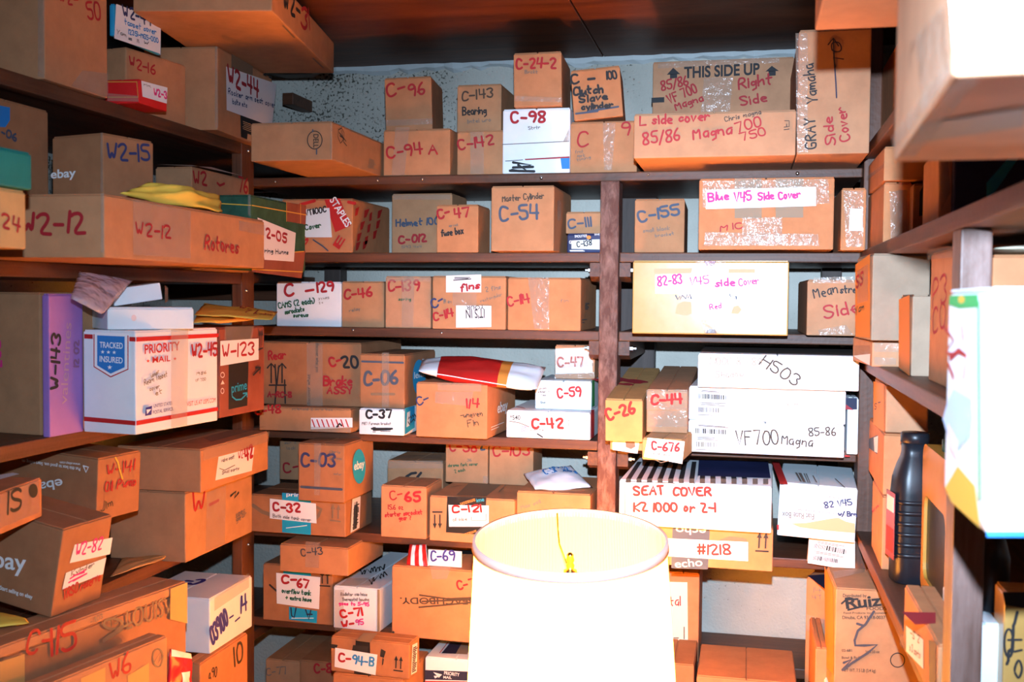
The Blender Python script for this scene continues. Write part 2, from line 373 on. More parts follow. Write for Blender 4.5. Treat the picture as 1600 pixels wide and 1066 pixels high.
bm = bmesh.new(); n_ = 90; rr = random.Random(3); rows = []        # ragged ridge of plaster where wall meets ceiling
for i in range(n_ + 1):
    x = XL + (XR - XL) * i / n_; d_ = .010 + .012 * rr.random(); hh_ = .012 + .016 * rr.random()
    rows.append([bm.verts.new(p) for p in ((x, YB, ZC), (x, YB - d_, ZC), (x, YB - d_ * .8, ZC - hh_ * .6), (x, YB, ZC - hh_))])
for a, b in zip(rows, rows[1:]):
    for j in range(3): bm.faces.new((a[j], b[j], b[j + 1], a[j + 1]))
struct('trim_1', bm, flat('crumbling_plaster', (.52, .56, .55), .9))

# ================================================================ three built-in shelving units
BZ = dict(B1=1.822, B2=1.619, B3=1.419, B4=1.138, B5=.865, B6=.614, B7=.33)
LZ = dict(L1=1.908, L2=1.562, L3=1.223, L4=.887, L5=.55)
RZ = dict(R0=1.866, R1=1.622, R2=1.368, R3=.947)
PX0, PX1 = onY(936.5, 450, 2.69).x, onY(966, 450, 2.69).x
sc_mat = flat('zinc_screw', (.75, .74, .72), .25, 1)
def screw(p, nrm, par, r=.004):
    bm = bmesh.new(); bmesh.ops.create_uvsphere(bm, u_segments=10, v_segments=6, radius=r)
    o = obj('screw', bm, sc_mat, par, True); o.location = p; return o
bu = empty('shelving_unit', (-.5, 2.95, 0)); tag(bu, 'dark brown wooden shelves across the back wall with a rough middle upright', 'shelves')
def ofs(bm, d):
    bmesh.ops.translate(bm, verts=bm.verts[:], vec=-Vector(d)); return bm
BO = bu.location
def bpart(n, bm, mt, smooth=False): return obj(n, ofs(bm, BO), mt, bu, smooth)
bpart('shelf_board', bx_bm(-1.345, .262, 2.70, 3.195, BZ['B1'] - .023, BZ['B1'], .003), WX)
for kz in ('B2', 'B3', 'B4', 'B5'):
    bpart('shelf_board', bx_bm(-1.345, PX0 - .001, 2.70, 3.195, BZ[kz] - .025, BZ[kz], .003), WX)
    bpart('shelf_board', bx_bm(PX1 + .001, .262, 2.70, 3.195, BZ[kz] - .025 - (.004 if kz == 'B4' else 0), BZ[kz] - (.004 if kz == 'B4' else 0), .003), WX)
bpart('shelf_board', bx_bm(-1.345, PX0 - .001, 2.70, 3.195, BZ['B6'] - .025, BZ['B6'], .003), WX)
bpart('shelf_board', bx_bm(PX1 + .001, .262, 2.93, 3.195, .513 - .028, .513, .003), WX)
bpart('shelf_board', bx_bm(-1.345, .262, 2.70, 3.195, BZ['B7'] - .025, BZ['B7'], .003), WX)
ROUGH = noisy('weathered_upright', (.10, .038, .026), (.26, .145, .115), (60, 60, 22), .65, .6, 55, 8, .3, .4, .42, .74, bd=.004)
bpart('upright', bx_bm(PX0, PX1, 2.688, 2.76, 0, BZ['B1'] - .0235, .004), ROUGH)
bpart('upright', bx_bm(PX0 + .002, PX1 + .055, 3.14, 3.196, 0, BZ['B1'] - .024, .003), noisy('rear_upright_wood', (.05, .034, .028), (.08, .055, .045), (40, 40, 4), .6))
bpart('upright', bx_bm(-1.30, -1.245, 3.14, 3.196, 0, BZ['B1'] - .024, .003), MATS['rear_upright_wood'])
bpart('upright', bx_bm(.20, .255, 3.14, 3.196, 0, BZ['B1'] - .024, .003), MATS['rear_upright_wood'])
def cleat(x0, x1, zt, hgt=.047, y0=2.712, y1=3.135):
    bm = bmesh.new(); pr = [(y0, zt), (y1, zt), (y1, zt - hgt), (y0 + .035, zt - hgt), (y0, zt - hgt + .012)]
    A = [bm.verts.new((x0, y, z)) for y, z in pr]; B = [bm.verts.new((x1, y, z)) for y, z in pr]
    bm.faces.new(A); bm.faces.new(B[::-1])
    for i in range(5): bm.faces.new((A[i], B[i], B[(i + 1) % 5], A[(i + 1) % 5]))
    bmesh.ops.recalc_face_normals(bm, faces=bm.faces[:]); return bm
for kz in ('B2', 'B3', 'B4', 'B5'):
    zt = BZ[kz] - (.030 if kz == 'B4' else .026)
    bpart('shelf_bracket', cleat(PX0 - .028, PX0, zt), WY); bpart('shelf_bracket', cleat(PX1, PX1 + .028, zt), WY)
    for sx in (PX0 - .031, PX1 + .031):
        bm = lathe([(.0075, 0), (.0075, .007), (.004, .0075), (.004, .015)], 6); bmesh.ops.rotate(bm, verts=bm.verts[:], cent=(0, 0, 0), matrix=Matrix.Rotation(math.pi / 2 * (1 if sx > PX1 else -1), 3, 'Y'))
        bmesh.ops.translate(bm, verts=bm.verts[:], vec=(sx - (.003 if sx > PX1 else -.003), 2.735, zt - .018)); bpart('bolt', bm, sc_mat)
for x_, y_, zf in ((430, 284, .011), (1013, 273, .011), (1246, 271, .011), (590, 282, .011), (846, 278, .011), (660, 280, .011), (690, 520, .012), (552, 516, .012)):
    p = onY(x_, y_, 2.699); screw(p - BO, None, bu, .0035 if x_ not in (846, 1246) else .005)
lu = empty('shelving_unit', (-1.6, 1.6, 0)); tag(lu, 'dark brown wooden shelves along the left wall with a slim screwed corner upright', 'shelves')
LO = lu.location
def lpart(n, bm, mt): return obj(n, ofs(bm, LO), mt, lu)
for kz, z_ in LZ.items(): lpart('shelf_board', bx_bm(-1.855, -1.353, .30, 3.195, z_ - .026, z_, .003), WY); lpart('edge_strip', bx_bm(-1.352, -1.322, .30, 2.627, z_ - .030, z_, .003), WY)
lpart('upright', bx_bm(-1.352, -1.322, 2.629, 2.701, 0, 1.907, .003), WZ);
for kz, z_ in list(LZ.items())[:4]: lpart('wall_cleat', bx_bm(-1.85, -1.36, 3.165, 3.196, z_ - .075, z_ - .027, .002), WX)
lpart('wall_cleat', bx_bm(-1.40, onY(473, 158, 3.12).x, 3.05, 3.196, onY(450, 168, 3.1).z, onY(450, 150, 3.1).z, .003), WX)
for x_, y_ in ((388, 236), (384.5, 454), (388, 851)): screw(onX(x_, y_, -1.3215) - LO, None, lu, .005)
ru = empty('shelving_unit', (.5, 1.8, 0)); tag(ru, 'dark brown wooden shelves along the right wall with two narrow uprights', 'shelves')
RO = ru.location
def rpart(n, bm, mt): return obj(n, ofs(bm, RO), mt, ru)
for kz, z_ in RZ.items(): rpart('shelf_board', bx_bm(.263, .755, dict(R0=1.06, R1=.35, R2=1.47, R3=1.20, R4=1.20)[kz], 3.195, z_ - .027, z_, .003), WY)
_ya, _yb = onX(1488, 900, .2615).y, onX(1475, 900, .2615).y
for y0_, y1_, x0_ in ((2.675, 2.76, .2625), (_ya, _yb, .2615)): rpart('upright', bx_bm(x0_ - (.0 if y0_ > 2 else .0), x0_ + .038, y0_, y1_, 0, 2.19 if y0_ > 2 else 1.594, .003), WZ if y0_ > 2 else noisy('flash_sheen_upright', (.10, .048, .034), (.20, .12, .10), (40, 40, 5), .45, .2, 50))  # near upright's lighter tone paints in the sheen of the flash

# ================================================================ boxes on the back shelves
GB = 'boxes on the back shelves'
g1 = dict(g='boxes on the top back shelf'); g2 = dict(g='boxes on the second back shelf'); g3 = dict(g='boxes on the third back shelf'); g4 = dict(g='boxes on the fourth back shelf'); g5 = dict(g='boxes on the fifth back shelf'); g6 = dict(g='boxes on the sixth back shelf'); g7 = dict(g='boxes on the lowest back shelf')
# --- top shelf
bx('low wide tan box with a ringed logo at the left of the top back shelf', (519, 250), 189, 392, .60, 'R', z=.322, sup=.322, yaw=0, c='t', **g1, dec=[
    ring('F', 'b', 1.4, 492, 219, 11.5, 14), t('F', 'DELL', 490, 210, 490, 231, 8, 'b'), s('F', 's', 2, [(489, 203), (489, 206)], [(495, 234), (495, 241)]), s('R', 'b', 1.5, [(528, 203), (533, 200), (537, 208), (536, 218), (531, 224), (527, 214), (528, 203)], [(533, 204), (536, 222), (541, 228)], [(529, 207), (540, 221)], [(530, 212), (538, 218)]), lines('R', 't', 1.2, [(576, 247), (588, 253), (588, 266), (573, 262)], 8, 4, False), k('F', (517, 189), (519, 189), (519, 250), (517, 250))])
bx('square tan box marked C-94 A in red on the top back shelf', (599, 274), 203, 703, .28, Y=2.702, sup=.322, c='k', **g1, id='94A', dec=[
    k('F', (618, 199), (640, 199), (632, 274), (612, 274)), w('F', 'C-94', 606, 247, 660, 240, 17, 'r', 3.4), w('F', 'A', 670, 241, 683, 241, 14, 'r', 3.2)])
bx('small tan box marked C-96 in red resting on the C-94 A box', (603, 199), 122, 676, .17, Y=2.74, sup='94A', yaw=6, roll=-2, c='k', **g1, dec=[w('F', 'C-', 607, 152, 634, 145, 19, 'r', 3.6), w('F', '96', 640, 152, 665, 146, 18, 'r', 3.4), k('F', (603, 188), (676, 185), (676, 194), (603, 197))])
bx('tan box marked C-142 in red under the C-143 box', (714, 272), 205, 786, .26, Y=2.715, sup=.322, c='k', **g1, id='142', dec=[k('F', (735, 206), (756, 206), (756, 272), (735, 272)), w('F', 'C-142', 717, 234, 771, 226, 15, 'r', 3.2)])
bx('tan box marked C-143 Bearing in black on the top back shelf', (714, 203), 133, 783, .26, Y=2.74, sup='142', c='t', **g1, dec=[w('F', 'C-143', 722, 158, 771, 152, 14, 'd', 2.6), w('F', 'Bearing', 723, 180, 760, 178, 12, 'b', 2.2), w('F', 'lintel uro', 731, 193, 767, 190, 6, 'y', 1)])
bx('white postal box marked C-98 in red on the top back shelf', (785, 270), 171, 890, .27, Y=2.70, sup=.322, c='w', **g1, id='98', name='mailing_box', dec=[
    w('F', 'C-98', 799, 192, 852, 190, 16, 'r', 4), w('F', 'Strtr', 826, 203, 844, 201, 5, 'y', 1), s('F', 'y', 1.2, [(785, 226), (889, 221)]), q('F', 'V', (820, 248.5), (890, 244.5), (890, 247), (821, 250.5)), q('F', 'B', (876, 247.5), (890, 247), (890, 264), (878, 264)), s('F', 'b', 1, [(790, 252), (817, 250)]),
    scrawl('F', 'b', 4, [(802, 254), (830, 258), (818, 261)], [(802, 262), (833, 261)], [(797, 267), (835, 268)], [(810, 258), (825, 268), (800, 266)]), k('F', (886, 222), (890, 200), (890, 221), (880, 222))])
bx('tan box marked C-24-2 in red on top of the white C-98 box', (803, 162), 83, 878, .20, Y=2.68, sup='98', yaw=3, roll=-1, c='k', **g1, dec=[w('F', 'C-24-2', 807, 107, 868, 106, 15, 'r', 3.6), w('F', 'Brckt', 820, 115, 840, 115, 5, 'y', 1), k('F', (804, 150), (878, 153), (878, 160), (804, 158))])
bx('wide tan box marked with a large red C behind the L side cover box', (891, 267), 191, 995, .28, Y=2.712, sup=.322, c='k', **g1, id='C9', dec=[k('F', (942, 192), (962, 192), (956, 266), (944, 266)), w('F', 'C', 902, 229, 918, 228, 22, 'r', 3), w('F', '9', 971, 213, 984, 212, 20, 'r', 3), w('F', 'frnt', 899, 240, 911, 239, 5, 'y', .9), w('F', 'sprk', 902, 246, 914, 245, 5, 'y', .9), w('F', 'timing', 902, 253, 923, 248, 5, 'y', .9)])
bx('tilted tan box marked C-100 clutch slave cylinder in black on the top back shelf', (897, 189), 110, 974, .17, Y=2.70, sup='C9', yaw=4, roll=-5, c='o', **g1, dec=[w('F', 'C', 893, 131, 904, 129, 14, 'b', 3.4), s('F', 'b', 4, [(919, 124), (929, 123)]), w('F', '100', 949, 125, 964, 122, 12, 'b', 2.8), w('F', 'Clutch', 896, 149, 942, 145, 12, 'b', 3.4), w('F', 'Slave', 906, 161, 949, 155, 10, 'b', 3.2), w('F', 'cylinder', 909, 172, 958, 168, 9, 'b', 3), s('F', 's', 3, [(900, 178), (934, 174)], [(920, 174), (966, 167)])])
bx('tall tan box printed THIS SIDE UP standing behind the L side cover box', (1018, 262), 97, 1238, .22, Y=2.95, sup=.322, c='p', **g1, dec=[
    k('F', (1028, 99), (1218, 88), (1218, 98), (1028, 107)), k('F', (1100, 122), (1145, 120), (1140, 176), (1095, 176)), t('F', 'THIS SIDE UP', 1069, 122, 1187, 116, 17, 'b', .03), m('F', 'b', [[(1042, 117), (1052, 106), (1063, 116)], [(1047, 116), (1058, 116), (1058, 122), (1047, 123)], [(1196, 112), (1206, 103), (1217, 111)], [(1201, 111), (1212, 111), (1212, 118), (1201, 119)]]), q('F', 'b', (1018, 153), (1038, 152), (1038, 160), (1018, 161)),
    w('F', '85/86', 1034, 142, 1076, 133, 14, 'r', 2.6), w('F', 'VF 700', 1047, 163, 1090, 144, 14, 'r', 2.6), w('F', 'Magna', 1057, 172, 1099, 158, 11, 'r', 2.4), w('F', 'Right', 1155, 140, 1206, 131, 16, 'r', 3), w('F', 'Side', 1158, 166, 1198, 159, 14, 'r', 2.8)])
bx('long tan box marked L side cover in red jutting from the top back shelf', (990, 241), 178, 1243, .50, Y=2.45, sup=.322, c='p', **g1, dec=[
    w('F', 'L side cover', 1000, 196, 1108, 188, 14, 'r', 3), w('F', 'Chris magna', 1133, 190, 1189, 178, 7, 'b', 1.2), w('F', '85/86', 1005, 226, 1063, 219, 18, 'r', 3), w('F', 'Magna', 1084, 218, 1143, 209, 16, 'r', 3), w('F', '700', 1151, 208, 1190, 196, 15, 'r', 2.6), w('F', '750', 1158, 221, 1197, 210, 12, 'r', 2.4), s('F', 'b', 1.2, [(1225, 199), (1233, 198), (1233, 189), (1226, 189)], [(1229, 194), (1229, 198)], [(1225, 203), (1233, 202)]), s('D', 'b', 1.5, [(1200, 241), (1232, 242)])])
bx('tall tan box marked GRAY and Side Cover at the right of the top back shelf', (1245, 241), 47, 1358, .50, Y=2.44, sup=.322, c='p', **g1, dec=[
    k('F', (1243, 52), (1262, 52), (1262, 238), (1245, 238)), w('F', 'GRAY', 1274, 232, 1273, 185, 16, 'b', 2.6), w('F', 'Yamaha', 1278, 160, 1270, 100, 17, 'b', 2.4), w('F', 'Side', 1306, 226, 1300, 183, 15, 'r', 2.8), w('F', 'Cover', 1327, 219, 1320, 168, 15, 'r', 2.8), s('F', 'l', 2.2, [(1307, 153), (1306, 130), (1303, 88), (1302, 62)], [(1294, 70), (1302, 60), (1310, 72)]), w('F', '70', 1320, 100, 1312, 66, 15, 'l', 2)])
# --- second shelf
bx('tan box with red printed slogans and a taped note on the second back shelf', (551, 393.5), 310, 440, .30, 'R', Y=2.70, sup=.119, c='o', **g2, dec=[
    q('F', 'R', (507, 312), (531, 310), (548, 353), (524, 363)), t('F', 'STAPLES', 515, 313, 541, 356, 11, 'W', .02), l('F', [(478, 327), (515, 325), (519, 371), (476, 371)], 'i'), w('F', 'VT1100C', 478, 337, 510, 331, 8, 'b', 2), w('F', 'Cover', 478, 360, 502, 355, 8, 'g', 2), t('F', 'E', 530, 390, 540, 374, 12, 'R', .03), t('F', 'S', 476, 385, 484, 374, 10, 'R', .03), s('F', 'R', 5, [(470, 320), (492, 314)], [(555, 318), (545, 316)]), s('F', 's', 2, [(490, 375), (505, 385), (513, 392)]),
    m('R', 'R', [[(554 + a, 326 + b), (556 + a + e, 323 + b), (557 + a, 336 + b), (553 + a, 338 + b)] for a, b, e in ((0, 0, 4), (14, 3, 6), (22, 8, 2), (35, 4, 5), (8, 22, 5), (19, 26, 3), (33, 20, 4), (3, 40, 5), (15, 45, 3), (28, 36, 4), (1, 54, 5), (12, 52, 6))])])
bx('tall pale tan box marked Helmet and C-012 on the second back shelf', (612, 397.5), 303, 706, .16, Y=2.87, sup=.119, c='t', **g2, dec=[w('F', 'Helmet 100', 619, 354, 686, 350, 10, 's', 2.6), w('F', 'C-012', 624, 380, 666, 377, 11, 'r', 3.4), w('F', '5193 4x4', 628, 388, 659, 387, 4, 'y', .8), k('F', (614, 304), (704, 304), (704, 312), (614, 312))])
bx('tan box marked C-47 fuse box standing in front of the helmet box', (682, 396), 320, 747, .13, Y=2.70, sup=.119, c='o', **g2, dec=[w('F', 'C-', 686, 342, 703, 337, 14, 'r', 3.6), w('F', '47', 711, 341, 733, 338, 14, 'r', 3.6), w('F', 'fuse box', 690, 369, 724, 365, 10, 'b', 2.2), w('F', 'xyr rock', 702, 355, 716, 353, 4, 'y', .8)])
bx('tall tan box marked Master Cylinder C-54 on the second back shelf', (767, 393.5), 291, 865, .26, Y=2.62, sup=.119, c='k', **g2, dec=[w('F', 'Master Cylinder', 785, 315, 850, 310, 9, 'd', 1.7), w('F', 'C-54', 781, 345, 842, 342, 22, 's', 4), k('R', (870, 314), (876, 312), (876, 345), (870, 345))])
bx('low navy blue box with a white strip marked C-138 on the second back shelf', (886, 394), 365, 940, .2, Y=2.71, sup=.119, c='n', **g2, id='138', name='printed_carton', dec=[
    l('F', [(893, 376), (937, 374), (937, 390), (893, 389)], 'i'), w('F', 'C-138', 902, 386, 925, 383, 8, 'b', 1.7), t('F', 'SOLUTIONS', 917, 366.5, 898, 367.5, 4, 'W'), ell('F', 'O', 920, 371, 3.5, 3), t('F', 'SAVE', 929, 368, 937, 368, 3, 'W'), lines('F', 'W', 1.2, [(889, 391), (914, 391), (914, 393), (889, 393)], 2, 5, False), t('F', 'G', 889.5, 381, 893, 381, 5, 'W')])
bx('pale tan box marked C-111 in blue on the navy C-138 box', (884, 365), 331, 940, .2, Y=2.73, sup='138', c='t', **g2, dec=[w('F', 'C-111', 888, 357, 924, 353, 14, 's', 3)])
bx('square tan box marked C-155 in blue on the second back shelf', (991, 391.5), 311, 1069, .26, Y=2.705, sup=.119, yaw=1.5, c='k', **g2, dec=[w('F', 'C-155', 999, 347, 1062, 335, 16, 's', 3.8), w('F', 'small black', 1005, 364, 1046, 359, 6, 'y', 1), w('F', 'bracket', 1024, 371, 1053, 367, 5, 'y', 1)])
bx('heavily taped tan box with a white strip reading Blue and Side Cover', (1091, 386.5), 279.5, 1302, .40, Y=2.56, sup=.119, c='o', **g2, dec=[
    K('F', 't', (1148, 279), (1190, 279), (1190, 341), (1148, 341)), K('F', 't', (1212, 279), (1255, 279), (1255, 340), (1212, 340)), k('F', (1098, 283), (1294, 280), (1296, 318), (1098, 324)), k('F', (1102, 363), (1278, 366), (1280, 384), (1100, 384)), k('F', (1160, 340), (1222, 340), (1222, 382), (1160, 382)), w('F', 'MIC', 1126, 362, 1160, 356, 9, 'r', 2),
    l('F', [(1103, 297), (1275, 292), (1275, 322), (1103, 327)], 'w'), w('F', 'Blue', 1107, 315, 1138, 312, 13, 'm', 3.2), w('F', 'V45', 1148, 316, 1174, 313, 14, 'm', 3), w('F', 'Side', 1185, 313, 1209, 310, 11, 'm', 3), w('F', 'Cover', 1217, 312, 1250, 308, 11, 'm', 3)])
bx('tan box with a shiny taped strip at the right of the second back shelf', (1313, 387), 294, 1352, .30, Y=2.60, sup=.119, c='o', **g2, dec=[l('F', [(1328, 326), (1348, 326), (1348, 361), (1326, 361)], 'w'), k('F', (1318, 298), (1349, 298), (1349, 386), (1322, 386))])
# --- third shelf
bx('white box marked C-129 CAMS (2 each) at the left of the third back shelf', (432, 510), 440, 533, .26, Y=2.72, sup=-.081, c='w', **g3, name='white_carton', dec=[w('F', 'C', 446, 463, 459, 461, 17, 'r', 4.2), s('F', 'r', 4, [(478, 455), (490, 453)]), w('F', '129', 497, 457, 522, 455, 14, 'r', 3.8), w('F', 'CAMS (2 each)', 436, 482, 492, 474, 9, 'g', 1.9), w('F', 'sprockets', 446, 491, 476, 486, 7, 'g', 1.9), w('F', 'screws', 459, 496, 482, 495, 6, 'g', 1.8), w('F', '3YARS', 498, 469, 515, 467, 3, 'y', .7), w('F', '2 x', 499, 475, 505, 474, 3, 'y', .7)])
bx('plain brown box marked C-46 in red beside the white C-129 box', (534, 510.5), 439.5, 600, .26, Y=2.72, sup=-.081, c='t', **g3, dec=[w('F', 'C-46', 539, 468, 582, 463, 14, 'r', 3.6), w('F', 'relay', 546, 488, 563, 485, 5, 'y', .9)])
bx('tan box marked C-139 spring in faded red on the third back shelf', (602, 511.5), 431.5, 673, .27, Y=2.705, sup=-.081, c='p', **g3, dec=[w('F', 'C-139', 607, 455, 655, 454, 16, 'r', 3.4), w('F', 'spring', 623, 470, 642, 470, 5, 'g', 1.2), k('F', (628, 432), (648, 432), (646, 511), (628, 511)), k('F', (602, 433), (673, 433), (673, 440), (602, 440))])
bx('tan box marked C-114 with an upside-down printed panel on the third back shelf', (675.5, 513), 431, 790, .28, Y=2.69, sup=-.081, c='k', **g3, dec=[
    l('F', [(697, 431), (752, 429), (752, 457), (697, 457)], 'p'), s('F', 'b', 1.5, [(709, 438), (736, 436)]), lines('F', 'b', 1, [(710, 433), (735, 433), (735, 436), (710, 436)], 2, 8), w('F', 'fins', 720, 455, 750, 451, 11, 'r', 3), w('F', '2 fins', 759, 456, 783, 452, 7, 'y', 1.2), w('F', 'C-', 678, 483, 694, 472, 13, 'u', 2.8), w('F', '114 arc', 694, 474, 706, 474, 6, 'y', 1), w('F', 'C-114', 679, 501, 709, 494, 12, 'r', 3), w('F', 'rectangular', 752, 473, 785, 462, 5, 'y', .8),
    l('F', [(713, 477), (768, 478), (768, 511), (713, 512)], 'p'), t('F', "IT'S IN", 757.5, 483, 728, 484, 14, 'b', .01), t('F', 'YOUR', 757, 477.5, 729, 478, 6, 'b', .01), k('F', (708, 458), (745, 458), (745, 478), (708, 478))])
bx('wide tan box marked C-114 in red next to the middle upright', (793, 515), 433.5, 907, .28, Y=2.69, sup=-.081, c='o', **g3, dec=[w('F', 'C-114', 795, 479, 828, 472, 14, 'r', 3), k('F', (825, 434), (858, 434), (858, 514), (835, 514)), w('F', 'fin', 876, 473, 888, 472, 5, 'y', .8), lines('R', 'y', 2, [(913, 473), (920, 473), (920, 484), (913, 484)], 4, 2, False), s('R', 'y', 1.4, [(908, 500), (916, 499)], [(908, 504), (912, 504)])])
bx('glossy yellow-brown box with white strip marked 82-83 on the third back shelf', (987.5, 521), 407, 1231, .42, Y=2.56, sup=-.081, yaw=0, c='S', **g3, dec=[
    q('F', 'k', (1022, 420), (1082, 419), (1080, 427), (1022, 428)), q('F', 'k', (1138, 420), (1180, 420), (1180, 427), (1138, 427)), l('F', [(1024, 429), (1198, 428), (1196, 459), (1024, 459)], 'w'), w('F', '82-83', 1028, 447, 1066, 443, 14, 'm', 2.6), w('F', 'V45', 1078, 446, 1108, 443, 12, 'm', 1.8), w('F', 'side', 1118, 448, 1148, 446, 11, 'm', 2.6), w('F', 'Cover', 1155, 447, 1186, 443, 11, 'm', 1.8), w('F', 'Red', 1110, 484, 1127, 481, 8, 'm', 1.6),
    m('F', 'k', [[(1055, 490), (1058, 476), (1068, 471), (1080, 472), (1081, 490), (1072, 493)], [(1142, 490), (1146, 479), (1154, 477), (1159, 484), (1154, 491)]]), s('F', 's', 2, wig(1057, 465, 1080, 463, 9, 4, 3), wig(1141, 462, 1152, 466, 6, 4, 4)), t('F', 'SHOP smart.com', 1228, 411, 1193, 411, 3, 'd'), q('F', 'c', (1100, 408), (1119, 408), (1115, 415), (1104, 415)), q('F', 's', (1102, 521), (1120, 521), (1117, 515), (1107, 514)), k('F', (1086, 408), (1134, 408), (1126, 432), (1096, 432)), k('F', (1096, 500), (1128, 500), (1124, 521), (1100, 521))])
bx('taped tan box marked Mean and Side, partly behind the right shelf boxes', (1260, 524), 437, 1345, .34, Y=2.62, sup=-.081, yaw=1, c='p', **g3, dec=[w('F', 'Mean', 1273, 466, 1309, 458, 16, 'b', 2), w('F', 'streak', 1313, 458, 1350, 457, 11, 'b', 2.2), w('F', 'Side', 1289, 498, 1342, 488, 19, 'r', 3), k('F', (1272, 434), (1334, 432), (1334, 442), (1270, 443)), k('F', (1278, 516), (1322, 508), (1332, 523), (1280, 524))])
# --- fourth shelf
bx('long low tan box marked C-48 at the left of the fourth back shelf', (548, 677), 639, 405, .19, 'R', z=-.360, sup=-.360, yaw=1.5, c='t', **g4, id='48', dec=[w('F', 'C-48', 400, 648, 439, 645, 12, 'r', 3.2), w('F', 'solenoid 2 in a box', 456, 641, 520, 642, 4, 'y', .8), l('F', [(486, 653), (551, 653), (551, 668), (486, 671)], 'w'), s('F', 'R', 2, *[[(488 + 7.5 * i, 656), (492 + 7.5 * i, 667)] for i in range(8)]), k('F', (486, 667), (548, 667), (548, 676), (486, 674)), scrawl('F', 'b', 3, [(527, 667), (531, 662), (534, 665)])])
bx('tan box marked C-20 Brake ASSY with black up arrows on the fourth back shelf', (564, 636.5), 536, 404, .34, 'R', Y=2.70, sup='48', c='d', **g4, dec=[
    w('F', 'Rear', 420, 562, 446, 560, 13, 'r', 2.8), s('F', 'b', 2.4, [(424, 598), (424, 569)], [(418, 575), (424, 568), (430, 575)], [(441, 598), (441, 569)], [(435, 575), (441, 568), (447, 575)], [(421, 602), (447, 602)], [(430, 570), (432, 600), (430, 630)], [(436, 572), (433, 600)], [(445, 594), (446, 630)]), w('F', 'A-RC-8', 419, 620, 456, 621, 8, 'r', 2.6), t('F', 'discover what', 485, 634, 485, 585, 5, 'b'), t('F', 'discover what you', 494, 536, 494, 582, 5, 'b'),
    w('F', 'C-', 517, 573, 534, 569, 14, 'r', 3.6), w('F', '20', 536, 575, 560, 574, 17, 'b', 4), w('F', 'Brake', 506, 602, 550, 602, 14, 'r', 3.2), w('F', 'ASSY', 512, 615, 551, 615, 10, 'r', 3), k('F', (480, 536), (505, 536), (505, 636), (480, 636))])
bx('low white box marked C-37 with blue sides under the C-06 box', (561, 679), 638, 631, 648, Y=2.64, sup=-.360, c='w', **g4, id='37', name='white_carton', dec=[
    w('F', 'C-37', 573, 653, 612, 653, 12, 'b', 3.6), w('F', '1987 Foreman bracket', 566, 664, 611, 664, 4, 'y', .8), s('F', 'b', 3, [(581, 670), (613, 670)], [(584, 672), (610, 671)]), s('F', 'b', 1, [(583, 668), (587, 668)], [(583, 675), (587, 675)], [(595, 674), (610, 674)]), q('R', 'a', (632, 638), (647, 634), (647, 668), (632, 679)), l('R', [(635, 645), (640, 642), (639, 665), (634, 668)], 'i'), scrawl('R', 'b', 2.5, wig(636, 655, 648, 648, 7, 3, 2), wig(636, 662, 648, 655, 6, 3, 5))])
bx('tan box marked C-06 in faded blue on the white C-37 box', (562, 635), 552.5, 632, .28, Y=2.66, sup='37', c='d', **g4, dec=[w('F', 'C-06', 570, 602, 622, 600, 20, 's', 4.6), s('F', 'q', 4, [(581, 616), (616, 616)]), s('F', 's', 3, [(566, 565), (630, 567)]), k('F', (597, 551), (608, 551), (608, 636), (597, 636)), ell('R', 'a', 654, 590, 10, 28), t('R', 'lena', 646, 592, 662, 588, 8, 'W')])
bx('tan box marked C-114 uneven fin with white printed lettering on its side', (650, 679), 597, 761, .30, Y=2.64, sup=-.360, yaw=-1.5, c='o', **g4, id='114b', dec=[k('F', (684, 598), (752, 600), (752, 612), (684, 610)), k('F', (680, 612), (740, 612), (735, 635), (680, 630)), w('F', 'C-', 654, 635, 671, 627, 12, 'u', 2.4), w('F', '114', 730, 637, 748, 637, 13, 'r', 2.8), w('F', '-uneven', 720, 653, 754, 650, 8, 'd', 1.4), w('F', 'Fin', 732, 667, 748, 664, 10, 'd', 1.4), t('R', 'ebay', 776, 646, 792, 640, 11, 'W', .02), s('R', 'W', 1, [(766, 668), (786, 660)], [(766, 672), (778, 667)])])
bx('flat white box marked C-42 with red edges on the fourth back shelf', (791, 682), 641, 922, .30, Y=2.69, sup=-.360, c='w', **g4, id='42', name='white_carton', dec=[w('F', 'C-42', 832, 670, 879, 668, 14, 'R', 4), t('F', '*540', 797, 656, 813, 656, 7, 'b'), s('F', 'y', 1.3, [(796, 658), (812, 661), (827, 667)]), t('F', 'ZERO', 815, 670, 826, 670, 4, 'c'), t('F', 'EXEC', 815, 675, 826, 675, 4, 'c'), s('F', 'y', .9, [(888, 657), (917, 657), (917, 677), (890, 676), (888, 657)]), w('F', 'parts', 829, 673, 850, 673, 3, 'y', .7), s('F', 'b', 2, [(840, 678), (848, 683)]), q('R', 'V', (922, 641), (927, 640), (927, 683), (922, 685)), s('T', 'R', 2, [(806, 636), (820, 640)], [(836, 634), (850, 640)], [(866, 634), (880, 640)])])
bx('pale blue white box marked C-59 in red on the flat C-42 box', (836, 636), 594, 924, .22, Y=2.74, sup='42', c='i', **g4, id='59', name='white_carton', dec=[w('F', 'C-59', 872, 621, 908, 619, 14, 'r', 3.2), w('F', 'chain', 842, 609, 854, 608, 3, 'y', .8), w('F', 'slider Y', 841, 614, 859, 613, 3, 'y', .8), w('F', 'Yam', 845, 619, 853, 619, 3, 'y', .8), w('F', 'Gus', 845, 630, 852, 630, 3, 'y', .8), q('R', 'G', (924, 594), (928, 594), (928, 634), (924, 636))])
